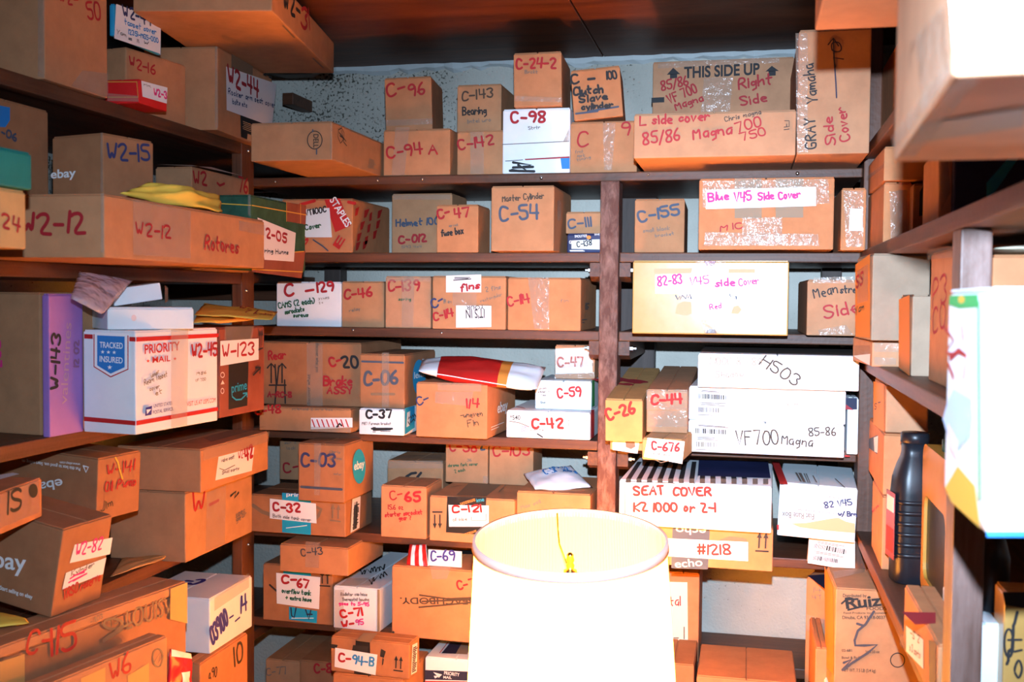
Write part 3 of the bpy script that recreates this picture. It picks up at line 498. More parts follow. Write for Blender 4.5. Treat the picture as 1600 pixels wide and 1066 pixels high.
bx('small pinkish taped box marked C-47 on top of the C-59 box', (867, 592), 539, 929, .16, Y=2.80, sup='59', c='p', **g4, dec=[l('F', [(868, 545), (924, 543), (926, 583), (868, 585)], 'p'), w('F', 'C-47', 872, 574, 912, 572, 14, 'r', 3), k('F', (867, 556), (928, 552), (928, 572), (867, 576)), k('F', (867, 583), (929, 582), (929, 591), (867, 591))])
# right of the middle upright
bx('open window box of white packing under the C-26 box', (953, 712), 685, 1004, .40, Y=2.58, sup=-.366, c='y', **g4, id='win', name='window_box', flaps=False, dec=[q('F', 'w', (957, 686), (1000, 686), (996, 709), (957, 703)), q('F', 'q', (976, 686), (991, 687), (993, 698), (986, 702), (976, 698)), q('F', 'w', (962, 688), (977, 686), (978, 698), (962, 700))])
bx('long narrow tan box marked C-26 end-on beside the middle upright', (945.5, 684), 622, 1004, .50, Y=2.52, sup='win', pitch=5, c='y', **g4, dec=[w('F', 'C-26', 951, 657, 993, 645, 17, 'R', 4.4), w('T', 'C-26', 978, 602, 1008, 597, 12, 'V', 2)])
bx('tan box under tape with a white slip marked C-676 hanging over the shelf edge', (1003, 731), 684, 1066, .155, Y=2.44, sup=-.366, yaw=-5, c='y', **g4, id='676', dec=[l('F', [(1012, 684), (1070, 690), (1066, 725), (1006, 714)], 'w'), w('F', 'C-676', 1019, 703, 1061, 705, 12, 'r', 3.2), w('F', 'side lens', 1020, 710, 1047, 713, 4, 'y', .8), s('F', 'q', 1.2, [(1023, 718), (1033, 723), (1045, 720)]), k('T', (1016, 676), (1074, 680), (1072, 688), (1014, 684))])
bx('long narrow taped tan box marked C-44 seen end-on beside the C-26 box', (1010, 668), 608, 1074, .50, Y=2.54, sup='676', pitch=3, c='p', **g4, dec=[k('F', (1010, 609), (1074, 609), (1074, 640), (1010, 640)), w('F', 'C-44', 1018, 632, 1066, 630, 14, 'R', 4.2), k('F', (1012, 642), (1073, 642), (1073, 667), (1012, 667))])
bx('white flat box with red edging on end behind the stacked white boxes', (1322.5, 714), 621, 1340, .25, Y=2.66, sup=-.366, c='w', **g4, name='white_carton', dec=[q('F', 'l', (1322, 622), (1339, 622), (1339, 640), (1322, 640)), q('F', 'V', (1321, 640), (1324, 640), (1334, 641), (1322, 632)), q('F', 'R', (1320, 711), (1328, 712), (1328, 714), (1320, 714))])
WB = dict(c='w', name='white_carton', **g4)
def shiplabel(x, y, sd):
    return [bars('F', 'b', [(x, y + 6), (x + 48, y + 9), (x + 48, y + 16), (x, y + 14)], 26, sd), bars('F', 'y', [(x, y + 27), (x + 34, y + 29), (x + 34, y + 36), (x, y + 35)], 22, sd + 1), lines('F', 'y', 1, [(x, y), (x + 52, y + 4), (x + 52, y + 6), (x, y + 3)], 2, sd, False), lines('F', 'y', 1, [(x, y + 19), (x + 48, y + 21), (x + 48, y + 27), (x, y + 24)], 3, sd + 2, False), s('F', 'y', 1, [(x, y + 39), (x + 22, y + 40)])]
bx('white flat box marked 85-86 at the bottom of the white stack', (1075, 705), 656, 1319, .40, Y=2.60, sup=-.366, **WB, yaw=-1, id='wh1', dec=shiplabel(1087, 663, 5) + [w('F', 'VF700', 1151, 695, 1216, 694, 21, 'd', 2.2), w('F', 'Magna', 1221, 694, 1269, 698, 15, 'd', 2), w('F', '85-86', 1264, 681, 1306, 680, 12, 'd', 2)])
bx('white flat box with barcode label in the middle of the white stack', (1076, 654), 603, 1321, .40, Y=2.60, sup='wh1', **WB, yaw=-1, id='wh2', dec=shiplabel(1091, 609, 15) + [w('F', 'VF700', 1201, 632, 1230, 629, 8, 't', .8), w('F', '85-86', 1230, 636, 1248, 634, 6, 't', .8)])
bx('white flat box marked H503 in black on top of the white stack', (1090, 601), 552, 1342, .42, Y=2.56, sup='wh2', **WB, yaw=-1, dec=[w('F', 'H503', 1187, 569, 1243, 604, 17, 'd', 2.4), w('F', 'VT1100C 87-89', 1098, 570, 1190, 571, 11, 't', 1), w('F', 'Shadow', 1118, 590, 1162, 589, 10, 't', 1), q('T', 'd', (1094, 550), (1340, 556), (1336, 545), (1102, 541))])
# --- fifth shelf
bx('tan box with blue tape and a C-32 slip on the fifth back shelf', (540, 840), 780, 392, 580, 'R', z=-.635, sup=-.635, yaw=-1, c='d', **g5, id='32', dec=[
    K('F', 'a', (441, 770), (486, 773), (486, 836), (441, 832)), s('F', 'q', 6, [(396, 790), (410, 800), (428, 806)]), s('F', 'q', 5, [(488, 816), (498, 806), (502, 796), (494, 792)]), l('F', [(422, 779), (494, 787), (495, 818), (422, 810)], 'w'), w('F', 'C-32', 428, 798, 469, 800, 12, 'r', 3.6), w('F', 'Both side tank cover', 427, 808, 486, 815, 5, 'y', 1), t('F', 'prime', 448, 775, 480, 777, 6, 'W'), s('F', 'W', 1.2, [(448, 825), (480, 821)]), arrows('F', 'q', [(517, 787), (534, 789), (533, 816), (516, 814)]),
    l('R', [(549, 780), (562, 775), (560, 825), (546, 833)], 'p'), bars('R', 'b', [(552, 785), (558, 783), (557, 825), (550, 828)], 3, 3, True), lines('R', 'b', 2, [(551, 790), (560, 786), (558, 824), (549, 829)], 16, 6), bars('R', 'q', [(570, 768), (580, 763), (580, 815), (570, 820)], 8, 4)])
bx('tan box marked C-03 with a round blue badge on the C-32 box', (538, 776.5), 695, 466, .20, 'R', Y=2.58, sup='32', yaw=-2, c='d', **g5, dec=[w('F', 'C-03', 472, 729, 524, 729, 19, 'u', 4.2), k('F', (491, 693), (502, 693), (500, 774), (491, 774)), s('F', 's', 4, [(471, 761), (534, 765)]), w('F', 'Chris', 515, 709, 532, 709, 5, 'y', .9), w('F', 'left trim', 516, 719, 534, 719, 4, 'y', .7), w('F', 'meter', 522, 742, 534, 743, 4, 'y', .7), ell('R', 'a', 560, 729, 10, 27), t('R', 'ebay', 552, 735, 568, 730, 10, 'W', .02)])
bx('narrow tan box with red C behind the round-badge C-03 box', (437, 752), 686, 475, .12, Y=2.87, sup='32', c='t', **g5, dec=[w('F', 'C-', 445, 739, 466, 735, 15, 'r', 3), w('F', 'spr 2', 445, 694, 463, 693, 4, 'y', .8), w('F', 'lock', 449, 703, 462, 702, 5, 'y', .8)])
bx('pale tan box with two marker dashes behind the C-65 box', (605, 775), 719, 692, .18, Y=2.90, sup=-.635, c='t', **g5, dec=[k('F', (606, 720), (692, 720), (692, 732), (606, 732)), scrawl('F', 'b', 4, [(635, 745), (643, 740), (650, 739)], [(652, 746), (658, 739)]), k('T', (612, 712), (690, 712), (690, 718), (608, 718))])
bx('square tan box marked C-65 with a starter sprocket note in red', (595, 828.5), 757.5, 666, .14, Y=2.67, sup=-.635, yaw=-1, c='k', **g5, dec=[w('F', 'C-', 611, 782, 630, 777, 13, 'r', 2.2), w('F', '65', 634, 784, 656, 783, 14, 'r', 4), w('F', '15.6 oz', 607, 796, 630, 796, 7, 'r', 1.4), w('F', 'starter sprocket', 602, 808, 660, 803, 7, 'r', 1.6), w('F', 'gear ?', 624, 813, 643, 812, 7, 'r', 1.5)])
bx('tan box with black printed tape and slip marked C-121 on the fifth back shelf', (671, 832), 774, 804, .26, Y=2.66, sup=-.635, yaw=-1, c='k', **g5, id='121', dec=[
    K('F', 'b', (699, 776), (760, 777), (758, 836), (697, 832)), K('T', 'q', (713, 774), (760, 776), (784, 757), (732, 756)), t('F', 'amazon', 742, 779, 719, 786, 6, 'O'), t('F', 'ime', 745, 785, 757, 783, 6, 'a'), t('F', 'amazon', 744, 828, 722, 835, 5, 'O'), l('F', [(701, 789), (764, 790), (764, 823), (702, 823)], 'w'), w('F', 'C-121', 707, 801, 752, 799, 10, 'R', 3.2), w('F', 'oil pipe', 708, 814, 730, 813, 5, 'y', 1), s('F', 'y', 1, [(737, 808), (737, 813), (760, 813), (760, 803)]), arrows('F', 'b', [(692, 826), (676, 826), (676, 799), (692, 799)]), s('T', 'q', 2, [(705, 763), (720, 760)], [(780, 770), (790, 760)])])
bx('pale tan box marked C-58 2 standing at the back on the C-121 box', (696, 755), 686, 762, .13, Y=2.86, sup='121', c='t', **g5, dec=[w('F', 'C-58', 703, 705, 745, 706, 16, 'r', 3), w('F', '2', 750, 704, 757, 703, 13, 's', 3), w('F', '316', 730, 721, 737, 721, 4, 'y', .8), w('F', 'chrome fork cover', 700, 730, 747, 727, 5, 'g', 1), w('F', '2 each', 711, 739, 727, 736, 5, 'g', 1), k('F', (755, 744), (763, 744), (763, 755), (755, 755))])
bx('pale tan box marked C-103 standing at the back beside the middle upright', (764, 756), 687, 833, .13, Y=2.86, sup='121', c='t', **g5, dec=[w('F', 'C-103', 771, 712, 828, 712, 16, 'r', 3)])
bx('orange tan box under the white padded mailer, partly behind the lamp shade', (807, 834), 767, 922, .26, Y=2.67, sup=-.635, c='o', **g5, id='mail', dec=[w('F', 'Mas coil', 815, 796, 845, 786, 6, 'y', 1)])
bx('orange tan box with black arrows and a #1218 strip on the fifth back shelf', (1207, 894), 826, 975, .34, 'R', z=-.635, sup=-.635, yaw=-1, c='o', **g5, id='1218', dec=[
    K('F', 's', (1051, 824), (1109, 826), (1106, 890), (1049, 888)), t('F', 'echo', 1103, 825, 1056, 823, 12, 'p', .01), t('F', 'echo', 1055, 887, 1098, 884, 12, 'p', .01), s('F', 'q', 7, [(1127, 846), (1140, 842), (1152, 843), (1163, 845)]), l('F', [(1040, 841), (1169, 847), (1169, 877), (1040, 869)], 'w'), w('F', '#1218', 1090, 866, 1142, 866, 15, 'R', 3.2), arrows('F', 'b', [(1182, 831), (1202, 832), (1201, 863), (1180, 862)])])
bx('white and black striped box marked SEAT COVER in red on the #1218 box', (967, 816), 749, 1205, .36, Y=2.50, sup='1218', yaw=-1.5, c='w', **g5, name='white_carton', dec=[
    m('T', 'b', [[(978 + 16.5 * i, 749), (986 + 16.5 * i, 749), (1003 + 14.2 * i, 722), (996 + 14.2 * i, 722)] for i in range(12)]), m('F', 'b', [[(978 + 16.5 * i, 748), (986 + 16.5 * i, 748), (986 + 16.5 * i, 754 + i * .2), (978 + 16.5 * i, 754 + i * .2)] for i in range(14)]), Hh('T', 'n', (1090, 744), (1204, 748), (1200, 722), (1092, 720)),
    w('F', 'SEAT', 991, 774, 1037, 772, 13, 'R', 3.8), w('F', 'COVER', 1052, 774, 1111, 774, 12, 'R', 3.8), w('F', 'KZ 1000 or Z-1', 991, 799, 1118, 800, 13, 'R', 3.6), s('F', 'b', 1.2, [(977, 806), (977, 752), (1054, 755)]), s('R', 'q', 2, [(1206, 760), (1204, 820)])])
bx('narrow white barcode box lying tilted under the upside-down postal box', (1260, 880), 838, 1328, .20, Y=2.64, sup=-.635, yaw=-4, c='p', roll=5, **g5, name='white_carton', id='bar', dec=[l('F', [(1264, 842), (1336, 846), (1336, 892), (1262, 880)], 'p'), bars('F', 'b', [(1274, 849), (1323, 859), (1322, 867), (1272, 856)], 26, 31, True), bars('F', 'b', [(1272, 868), (1310, 874), (1310, 880), (1270, 875)], 24, 32, True), lines('F', 'y', 1, [(1273, 844), (1328, 854), (1328, 858), (1272, 848)], 2, 33), lines('F', 'y', 1, [(1270, 860), (1320, 868), (1320, 872), (1270, 864)], 2, 34)])
bx('white postal box printed upside down at the right of the fifth back shelf', (1214, 827), 757, 1336, .32, Y=2.58, sup='bar', yaw=-3, roll=2, c='i', **g5, name='mailing_box', dec=[
    q('T', 'R', (1206, 722), (1217, 722), (1231, 757), (1219, 757)), q('F', 'R', (1214, 820), (1217, 820), (1217, 828), (1214, 828)), t('F', 'Flat Rate Box', 1272, 803, 1222, 800, 9, 'y'), t('F', 'Domestic and International Use', 1322, 804, 1247, 795, 3, 'y'), t('F', 'LARGE ENTRY PRIORITY', 1330, 780, 1290, 774, 3, 'y'), w('F', '82 V45', 1289, 794, 1331, 789, 9, 'u', 2), w('F', 'w/ Brn', 1310, 806, 1338, 807, 7, 'u', 2), m('F', 'k', [[(1236, 818), (1260, 817), (1300, 810), (1310, 809), (1322, 815), (1336, 818), (1336, 833), (1290, 829), (1250, 824)]]),
    bars('T', 'y', [(1242, 740), (1262, 742), (1268, 757), (1250, 754)], 4, 7), s('T', 'y', 1.5, [(1270, 745), (1276, 756)], [(1305, 750), (1320, 764)])])
# --- sixth shelf
bx('tan box with blue tape and a C-67 slip on the sixth back shelf', (520, 978), 888, 411, .26, 'R', z=-.886, sup=-.886, yaw=-1.5, c='d', **g6, id='67', dec=[
    K('F', 'a', (443, 876), (486, 881), (486, 905), (443, 900)), K('F', 'a', (452, 948), (496, 955), (495, 974), (452, 968)), s('F', 'W', 1.2, [(446, 890), (484, 893)], [(456, 966), (490, 966)]), scrawl('F', 'l', 2.4, [(455, 950), (456, 962), (460, 965), (463, 950)], [(478, 953), (483, 968), (486, 954)], [(480, 960), (488, 960)]), s('F', 'b', 3, [(422, 914), (432, 923)]), l('F', [(432, 895), (501, 902), (499, 952), (433, 943)], 'w'), w('F', 'C-', 441, 911, 463, 911, 12, 'r', 3.8), w('F', '67', 465, 916, 482, 919, 12, 'r', 3.6), w('F', 'overflow tank', 441, 926, 486, 930, 7, 'g', 1.7), w('F', '+ extra hose', 447, 936, 487, 940, 6, 'g', 1.7), arrows('F', 'b', [(500, 891), (517, 892), (517, 917), (500, 916)])])
bx('flat tan box marked C-43 in pencil on the C-67 box', (544, 892), 857, 437, .25, 'R', Y=2.60, sup='67', yaw=-2, c='k', **g6, dec=[k('F', (478, 846), (500, 848), (498, 888), (477, 886)), w('F', 'C-43', 471, 869, 505, 866, 11, 'x', 2)])
bx('long white taped box marked C-71 in red on the sixth back shelf', (593, 988), 921, 521, .40, 'R', z=-.886, sup=-.886, yaw=-3, c='w', **g6, name='white_carton', dec=[
    k('F', (523, 922), (538, 922), (536, 984), (523, 984)), w('F', 'Radiator cap hose', 533, 931, 574, 931, 5, 'y', 1), w('F', 'Thermostat housing', 535, 939, 577, 939, 5, 'y', 1), w('F', 'goes to 5-95', 530, 945, 577, 947, 5, 'm', 1.6), w('F', 'C-71', 534, 965, 567, 961, 11, 'R', 3.6), w('F', 'W-', 536, 981, 553, 978, 9, 'R', 3.4), w('F', '95', 557, 977, 569, 975, 8, 'm', 2), K('F', 't', (590, 921), (594, 921), (594, 988), (590, 988)), scrawl('T', 'b', 2.4, wig(564, 896, 600, 888, 14, 5, 3), wig(576, 912, 606, 896, 9, 5, 5)), k('T', (545, 905), (585, 905), (578, 917), (530, 917))])
bx('large tan fitness-brand box printed upside down on the sixth back shelf', (612, 991), 883, 790, .34, Y=2.63, sup=-.886, yaw=-1.5, c='o', **g6, id='beach', dec=[
    t('F', 'BEACHBODY.', 742, 935, 625, 934, 10, 'd', .02), scrawl('F', 'd', 2.6, [(656, 930), (700, 936), (740, 934)], [(655, 949), (690, 946), (742, 941)], [(660, 940), (735, 937)]), w('F', 'C-7', 716, 921, 742, 917, 13, 'r', 3), k('F', (672, 884), (706, 885), (698, 905), (676, 905)), K('T', 'b', (700, 866), (760, 868), (760, 862), (706, 860)), ell('F', 'd', 615, 988, 2, 2)])
bx('orange tan box with a taped cream card behind the lamp shade', (1040, 1030), 893, 1091, .22, Y=2.92, sup=-.987, c='o', **g6, dec=[l('F', [(1030, 909), (1074, 910), (1075, 1003), (1030, 1004)], 'c'), w('F', 'metal', 1030, 946, 1063, 946, 14, 'V', 1.8), s('F', 'y', 2, [(1069, 980), (1069, 998)], [(1053, 997), (1060, 997)])])
# --- lowest back shelf
bx('dull tan box marked C-77 in pencil on the lowest back shelf', (415, 1085), 1029, 468, .28, Y=2.74, sup=-1.17, c='t', **g7, dec=[w('F', 'C-77', 417, 1056, 449, 1053, 11, 'y', 1.8)])
bx('tan box marked C-8 in red behind the C-94-B box', (468, 1085), 1031, 560, .25, Y=2.75, sup=-1.17, c='d', **g7, dec=[w('F', 'C-8', 492, 1051, 518, 1051, 13, 'r', 3.2)])
bx('plain tan box under the C-94-B box on the lowest back shelf', (520, 1100), 1052, 630, .22, Y=2.50, sup=-1.17, c='d', **g7, id='under94')
bx('tan box with black tape and a C-94-B slip on the lowest back shelf', (640, 1062), 1006, 517, 655, 'R', Y=2.50, sup='under94', yaw=-3, c='d', **g7, dec=[
    K('F', 'b', (556, 1000), (578, 1002), (580, 1062), (553, 1058)), m('F', 'b', [[(552, 1008), (576, 1010), (574, 1020), (550, 1018)], [(596, 1014), (603, 1018), (600, 1028), (594, 1026)], [(516, 1006), (528, 1008), (526, 1014), (516, 1012)], [(598, 1028), (600, 1030), (599, 1038), (597, 1040)]]), l('F', [(524, 1012), (590, 1023), (587, 1055), (523, 1042)], 'w'), w('F', 'C-', 530, 1034, 548, 1035, 12, 'r', 3.4), w('F', '94-B', 551, 1037, 584, 1041, 13, 'B', 2.8), arrows('F', 'b', [(616, 1024), (631, 1026), (630, 1050), (615, 1048)]), l('R', [(643, 1008), (651, 1004), (650, 1050), (641, 1055)], 'p'), lines('R', 'b', 2, [(644, 1012), (651, 1008), (649, 1048), (642, 1052)], 14, 9), K('T', 't', (568, 991), (590, 991), (578, 1006), (556, 1003))])
bx('white and navy postal box at the foot of the back shelves beside the lamp', (664, 1075), 1026, 760, .28, Y=2.66, sup=-1.17, c='w', **g7, name='mailing_box', dec=[q('F', 'l', (664, 1047), (740, 1050), (740, 1064), (664, 1062)), q('F', 'R', (664, 1064), (740, 1065), (740, 1072), (664, 1071)), t('F', 'PRIORITY', 694, 1054, 718, 1057, 5, 'W', .02), t('F', 'MAIL', 693, 1060, 706, 1061, 4, 'W', .02), m('F', 'W', [[(677, 1050), (691, 1054), (686, 1059)], [(678, 1056), (688, 1056), (680, 1060)]]), q('T', 'l', (690, 1022), (712, 1023), (722, 1006), (704, 1005)), q('T', 't', (712, 1023), (730, 1024), (737, 1006), (722, 1006)), s('T', 'R', 1.4, [(687, 1022), (700, 1005)])])
bx('tan box seen from above at the foot of the right back shelf', (1088, 1085), 1055, 1245, .25, Y=2.66, sup=-1.17, c='o', **g7)
bx('low orange tan box beside the lamp shade at the foot of the back shelves', (1020, 1085), 1034, 1084, .20, Y=2.70, sup=-1.17, c='d', **g7)

# ================================================================ boxes on the left shelves
l1 = dict(g='boxes on the top left shelf'); l2 = dict(g='boxes on the second left shelf'); l3 = dict(g='boxes on the third left shelf'); l4 = dict(g='boxes on the fourth left shelf'); l5 = dict(g='boxes stacked in the aisle at the lower left')
bx('large brown box marked 50 in red at the near end of the top left shelf', (70, 123.5), -50, -80, 168, 'R', z=.408, sup=.408, c='k', **l1, dec=[w('R', 'W2-', 92, 4, 122, 8, 18, 'r', 3.4), w('R', '50', 137, 30, 157, 30, 26, 'r', 4), k('F', (60, -20), (70, -20), (70, 122), (60, 120)), k('R', (110, 134), (168, 153), (168, 115), (128, 110))])
bx('tan box marked W2-16 behind the small red box on the top left shelf', (197, 146), 73, 150, 290, 'R', X=-1.36, sup=.408, yaw=-10, c='k', **l1, id='W216', dec=[w('R', 'W2-16', 202, 103, 242, 117, 13, 'r', 2.6)])
bx('small flat red carton with a white slip on the edge of the top left shelf', (218, 161), 123, 163, 261, 'R', z=.408, sup=.408, yaw=0, c='R', **l1, name='red_carton', dec=[s('F', 'O', 2, [(168, 128), (214, 128), (216, 152), (168, 152)]), l('R', [(220, 126), (261, 137), (260, 162), (222, 151)], 'w'), w('R', 'W2-3', 240, 149, 260, 154, 9, 'm', 2.6), w('R', 'rim', 224, 134, 234, 137, 4, 'y', .8), k('F', (170, 146), (216, 150), (217, 159), (168, 158))])
bx('small blue box with a white W2-44 slip on the W2-16 box', (178, 61), 5, 171, 252, 'R', X=-1.33, sup='W216', c='a', **l1, name='blue_carton', dec=[l('R', [(181, 6), (251, 33), (250, 84), (178, 60)], 'w'), w('R', 'W2-44', 192, 26, 236, 40, 14, 'u', 3), w('R', 'tappet cover', 194, 38, 243, 54, 7, 'B', 1.4), w('R', '12351-MG5-000', 200, 53, 246, 67, 6, 'B', 1.4), w('R', 'Yam', 181, 52, 196, 58, 5, 'y', 1), w('R', '= 11 W', 200, 63, 230, 70, 4, 'b', 1.2)])
bx('large tan box with black tape and a white W2-44 slip under the W2-31 box', (340, 203), 72, 225, 425, 'R', z=.408, sup=.408, yaw=5, c='k', **l1, id='W244', dec=[
    k('F', (336, 73), (340, 72), (341, 200), (336, 200)), K('R', 'q', (361, 82), (395, 97), (394, 120), (361, 110)), K('R', 'b', (375, 178), (408, 190), (408, 227), (376, 214)), lines('R', 'k', 1, [(378, 188), (404, 198), (404, 212), (378, 202)], 5, 3, False), q('R', 'k', (386, 209), (394, 212), (395, 222), (385, 219)), l('R', [(352, 104), (431, 131), (424, 198), (353, 172)], 'p'), w('R', 'W2-44', 356, 130, 402, 152, 17, 'r', 4), w('R', 'Rocker arm seat cover', 355, 147, 428, 168, 7, 'u', 1.4), w('R', 'bolts etc', 362, 162, 384, 168, 6, 'u', 1.4), m('R', 'b', [[(409, 117), (413, 114), (415, 120)], [(418, 121), (421, 118), (424, 124)]])])
bx('long flat orange-brown box marked W2-31 on the W2-44 box under the ceiling', (425, 18), -40, 208, 522, 'R', z='W244', yaw=10, c='k', h=.085, **l1, dec=[w('R', 'W2-', 443, 16, 468, 31, 20, 'b', 4), w('R', '31', 470, 40, 483, 46, 20, 'r', 4), lines('D', 'q', 1, [(345, 53), (395, 68), (390, 75), (345, 60)], 4, 8, False), s('D', 'q', 3, [(442, 39), (460, 58)], [(489, 90), (505, 105)])])
# second shelf
bx('tall brown box with blue tape at the near end of the second left shelf', (-60, 395), 136, .3, 77, 'R', X=-1.345, sup=.062, c='d', **l2, dec=[K('R', 'B', (-6, 164), (15, 168), (15, 188), (8, 199), (-6, 198)), w('R', '-06', 1, 211, 25, 221, 10, 's', 3)])
bx('long brown box marked W2-12 Rotores lying along the second left shelf', (163, 396), 302, .28, 413, 'R', X=-1.05, sup=.062, yaw=.5, c='k', **l2, id='W212', dec=[w('F', 'W2-12', 36, 365, 132, 363, 31, 'r', 6), k('F', (158, 302), (163, 302), (163, 395), (158, 395)), k('R', (207, 312), (297, 330), (297, 404), (207, 398)), w('R', 'W2-12', 212, 368, 265, 372, 19, 'r', 4), w('R', 'Rotores', 319, 389, 371, 396, 21, 'r', 3.8), k('R', (372, 345), (412, 352), (412, 368), (372, 360))])
bx('tan box marked 24 in red at the near end of the second left shelf', (-60, 392), 283, .3, 41, 'R', X=-.98, sup=.062, c='y', **l2, id='T24', dec=[w('R', '24', 2, 354, 29, 362, 20, 'r', 4.4)])
bx('dark green lidded box on top of the tan 24 box', (-60, 286), 216, .28, 50, 'R', X=-.97, sup='T24', c='T', **l2, name='green_carton')
bx('brown box printed with white lettering and marked W2-15 on the long W2-12 box', (161, 301), 207, 82, 240, 'R', X=-1.165, sup='W212', yaw=-14, c='d', **l2, dec=[t('F', 'ebay', 80, 279, 119, 276, 13, 'W', .02), w('R', 'W2-15', 168, 250, 233, 251, 25, 'u', 4.4), k('F', (158, 208), (161, 207), (162, 300), (158, 300))])
bx('pale brown box marked W2 - 76 at the back of the second left shelf', (300, 320), 260, 243, 389, 'R', X=-1.30, sup=.062, yaw=0, c='t', **l2, id='W276', dec=[w('R', 'W2', 303, 288, 322, 290, 19, 'r', 4), s('R', 'r', 4, [(339, 286), (343, 290), (350, 287)]), w('R', '76', 372, 299, 386, 303, 19, 'r', 3.4), Hh('T', 'w', (244, 258), (300, 259), (380, 276), (330, 262))])
bx('green and red gift box with gold ribbon on the second left shelf', (392, 426), 304, 330, 477, 'R', X=-1.095, sup=.062, yaw=0, c='G', **l2, name='gift_box', dec=[
    Hh('R', 'K', (393, 402), (477, 392), (471, 435), (393, 425)), Hh('R', 'K', (447, 316), (478, 321), (477, 351), (447, 346)), s('R', 'e', 1.6, [(393, 321), (478, 336)], [(447, 316), (447, 346)], [(469, 319), (469, 349)], [(393, 421), (472, 425)], [(393, 399), (474, 393)]), s('F', 'e', 1.6, [(340, 318), (392, 321)]), k('F', (388, 304), (392, 304), (392, 338), (388, 336)), l('R', [(401, 340), (461, 364), (458, 409), (412, 406)], 'p'), w('R', '2-05', 414, 371, 446, 379, 12, 'r', 3.6), w('R', 'ring Hunns', 412, 395, 449, 398, 7, 'b', 1.6)])
# third shelf
bx('tall plain brown box at the near end of the third left shelf', (64, 681), 457, -80, .15, 'R', z=-.277, sup=-.277, yaw=-8, c='t', **l3, dec=[w('F', '205', 3, 575, 0, 532, 9, 'm', 3)])
bx('slim purple box standing on end marked W-143 on the third left shelf', (78, 684), 459, 67, 131, 'R', z=-.277, sup=-.277, yaw=-3, c='P', **l3, name='purple_carton', dec=[t('R', 'valentines', 104, 632, 111, 505, 11, 'v', .0), w('R', 'W-143', 91, 607, 94, 523, 13, 'b', 3.2), w('R', '12:02', 122, 573, 122, 533, 7, 'c', 2.2)])
bx('white postal box with red stripes, blue shield and W2-45 in red', (212, 680), 517, 131, 340, 'R', z=-.277, sup=-.277, yaw=-7, c='w', **l3, id='USPS', name='mailing_box', dec=[
    q('F', 'R', (132, 522), (212, 527), (212, 534), (132, 529)), q('F', 'R', (132, 651), (212, 658), (212, 665), (132, 658)), q('R', 'R', (212, 527), (341, 521), (341, 527), (212, 534)), q('R', 'R', (212, 658), (340, 636), (340, 642), (212, 665)),
    q('F', 'w', (146, 520), (203, 522), (203, 578), (174, 592), (146, 574)), s('F', 'R', 2, [(148, 523), (148, 573), (174, 589), (201, 577), (201, 525)]), q('F', 'B', (153, 524), (196, 526), (196, 574), (174, 584), (153, 571)), t('F', 'TRACKED', 157, 543, 193, 545, 9, 'W', .015), t('F', 'INSURED', 157, 565, 193, 568, 9, 'W', .015), m('F', 'W', [[(162 + 9 * i + 3.2 * math.sin(a) * (1 if j % 2 == 0 else .42), 550 + i * .4 - 3.2 * math.cos(a) * (1 if j % 2 == 0 else .42)) for j in range(10) for a in [j * math.pi / 5]] for i in range(3)] + [[(173 + 4 * math.sin(j * math.pi / 5) * (1 if j % 2 == 0 else .42), 574 - 4 * math.cos(j * math.pi / 5) * (1 if j % 2 == 0 else .42)) for j in range(10)]]),
    t('R', 'PRIORITY', 224, 553, 279, 547, 14, 'R', .02), t('R', 'MAIL', 236, 567, 264, 564, 9, 'R', .02), m('R', 'R', [[(229 + dx + 3 * math.sin(j * math.pi / 5) * (1 if j % 2 == 0 else .42), 564 - dx * .08 - 3 * math.cos(j * math.pi / 5) * (1 if j % 2 == 0 else .42)) for j in range(10)] for dx in (0, 42)]), w('R', 'W2-45', 298, 559, 337, 554, 19, 'r', 4.2), w('R', 'upper', 234, 590, 246, 582, 5, 'y', 1), w('R', 'Rearn Toppet', 223, 602, 258, 588, 8, 'y', 1.2), w('R', 'cover', 231, 611, 246, 606, 6, 'y', 1.2), w('R', 'et', 240, 618, 250, 614, 7, 'y', 1.2), w('R', '1986', 304, 586, 319, 584, 4, 'y', .9), w('R', 'VF 700', 302, 597, 318, 594, 4, 'y', .9),
    m('R', 'n', [[(224, 637), (234, 634), (233, 648), (223, 650)]]), m('R', 'W', [[(225, 640), (233, 639), (226, 647)]]), t('R', 'UNITED STATES', 236, 637, 265, 632, 5, 'n', .01), t('R', 'POSTAL SERVICE.', 235, 647, 267, 641, 5, 'n', .01), t('R', 'VISIT US AT USPS.COM', 288, 635, 333, 628, 7, 'R', .0), k('R', (263, 515), (290, 513), (288, 664), (263, 668))])
bx('reddish brown box with blue lettering and a white W-123 slip', (343, 649), 512, .24, 413, 'R', X=-1.165, sup=-.277, yaw=-3, c='K', **l3, id='W123', dec=[
    K('R', 'b', (357, 565), (388, 565), (386, 634), (357, 640)), K('R', 'd', (352, 510), (394, 509), (390, 532), (353, 532)), k('R', (350, 511), (396, 510), (392, 535), (350, 535)), t('R', 'prime', 361, 614, 385, 608, 13, 'a', .01), s('R', 'a', 2.4, [(362, 620), (368, 625), (376, 624), (384, 616)], [(379, 615), (385, 614), (385, 620)]), l('R', [(343, 533), (403, 529), (403, 562), (343, 572)], 'w'), w('R', 'W-123', 346, 560, 396, 553, 19, 'r', 3.8), ring('R', 'p', 1.4, 346, 611, 2.5, 4, 12), ring('R', 'p', 1.4, 346, 586, 3, 4, 12), m('R', 'p', [[(343, 601), (346, 594), (349, 600)]]), arrows('R', 'b', [(402, 515), (410, 515), (409, 545), (402, 548)]), s('R', 'b', 3, [(394, 586), (402, 578), (405, 575)], [(398, 575), (405, 574), (404, 583)])])
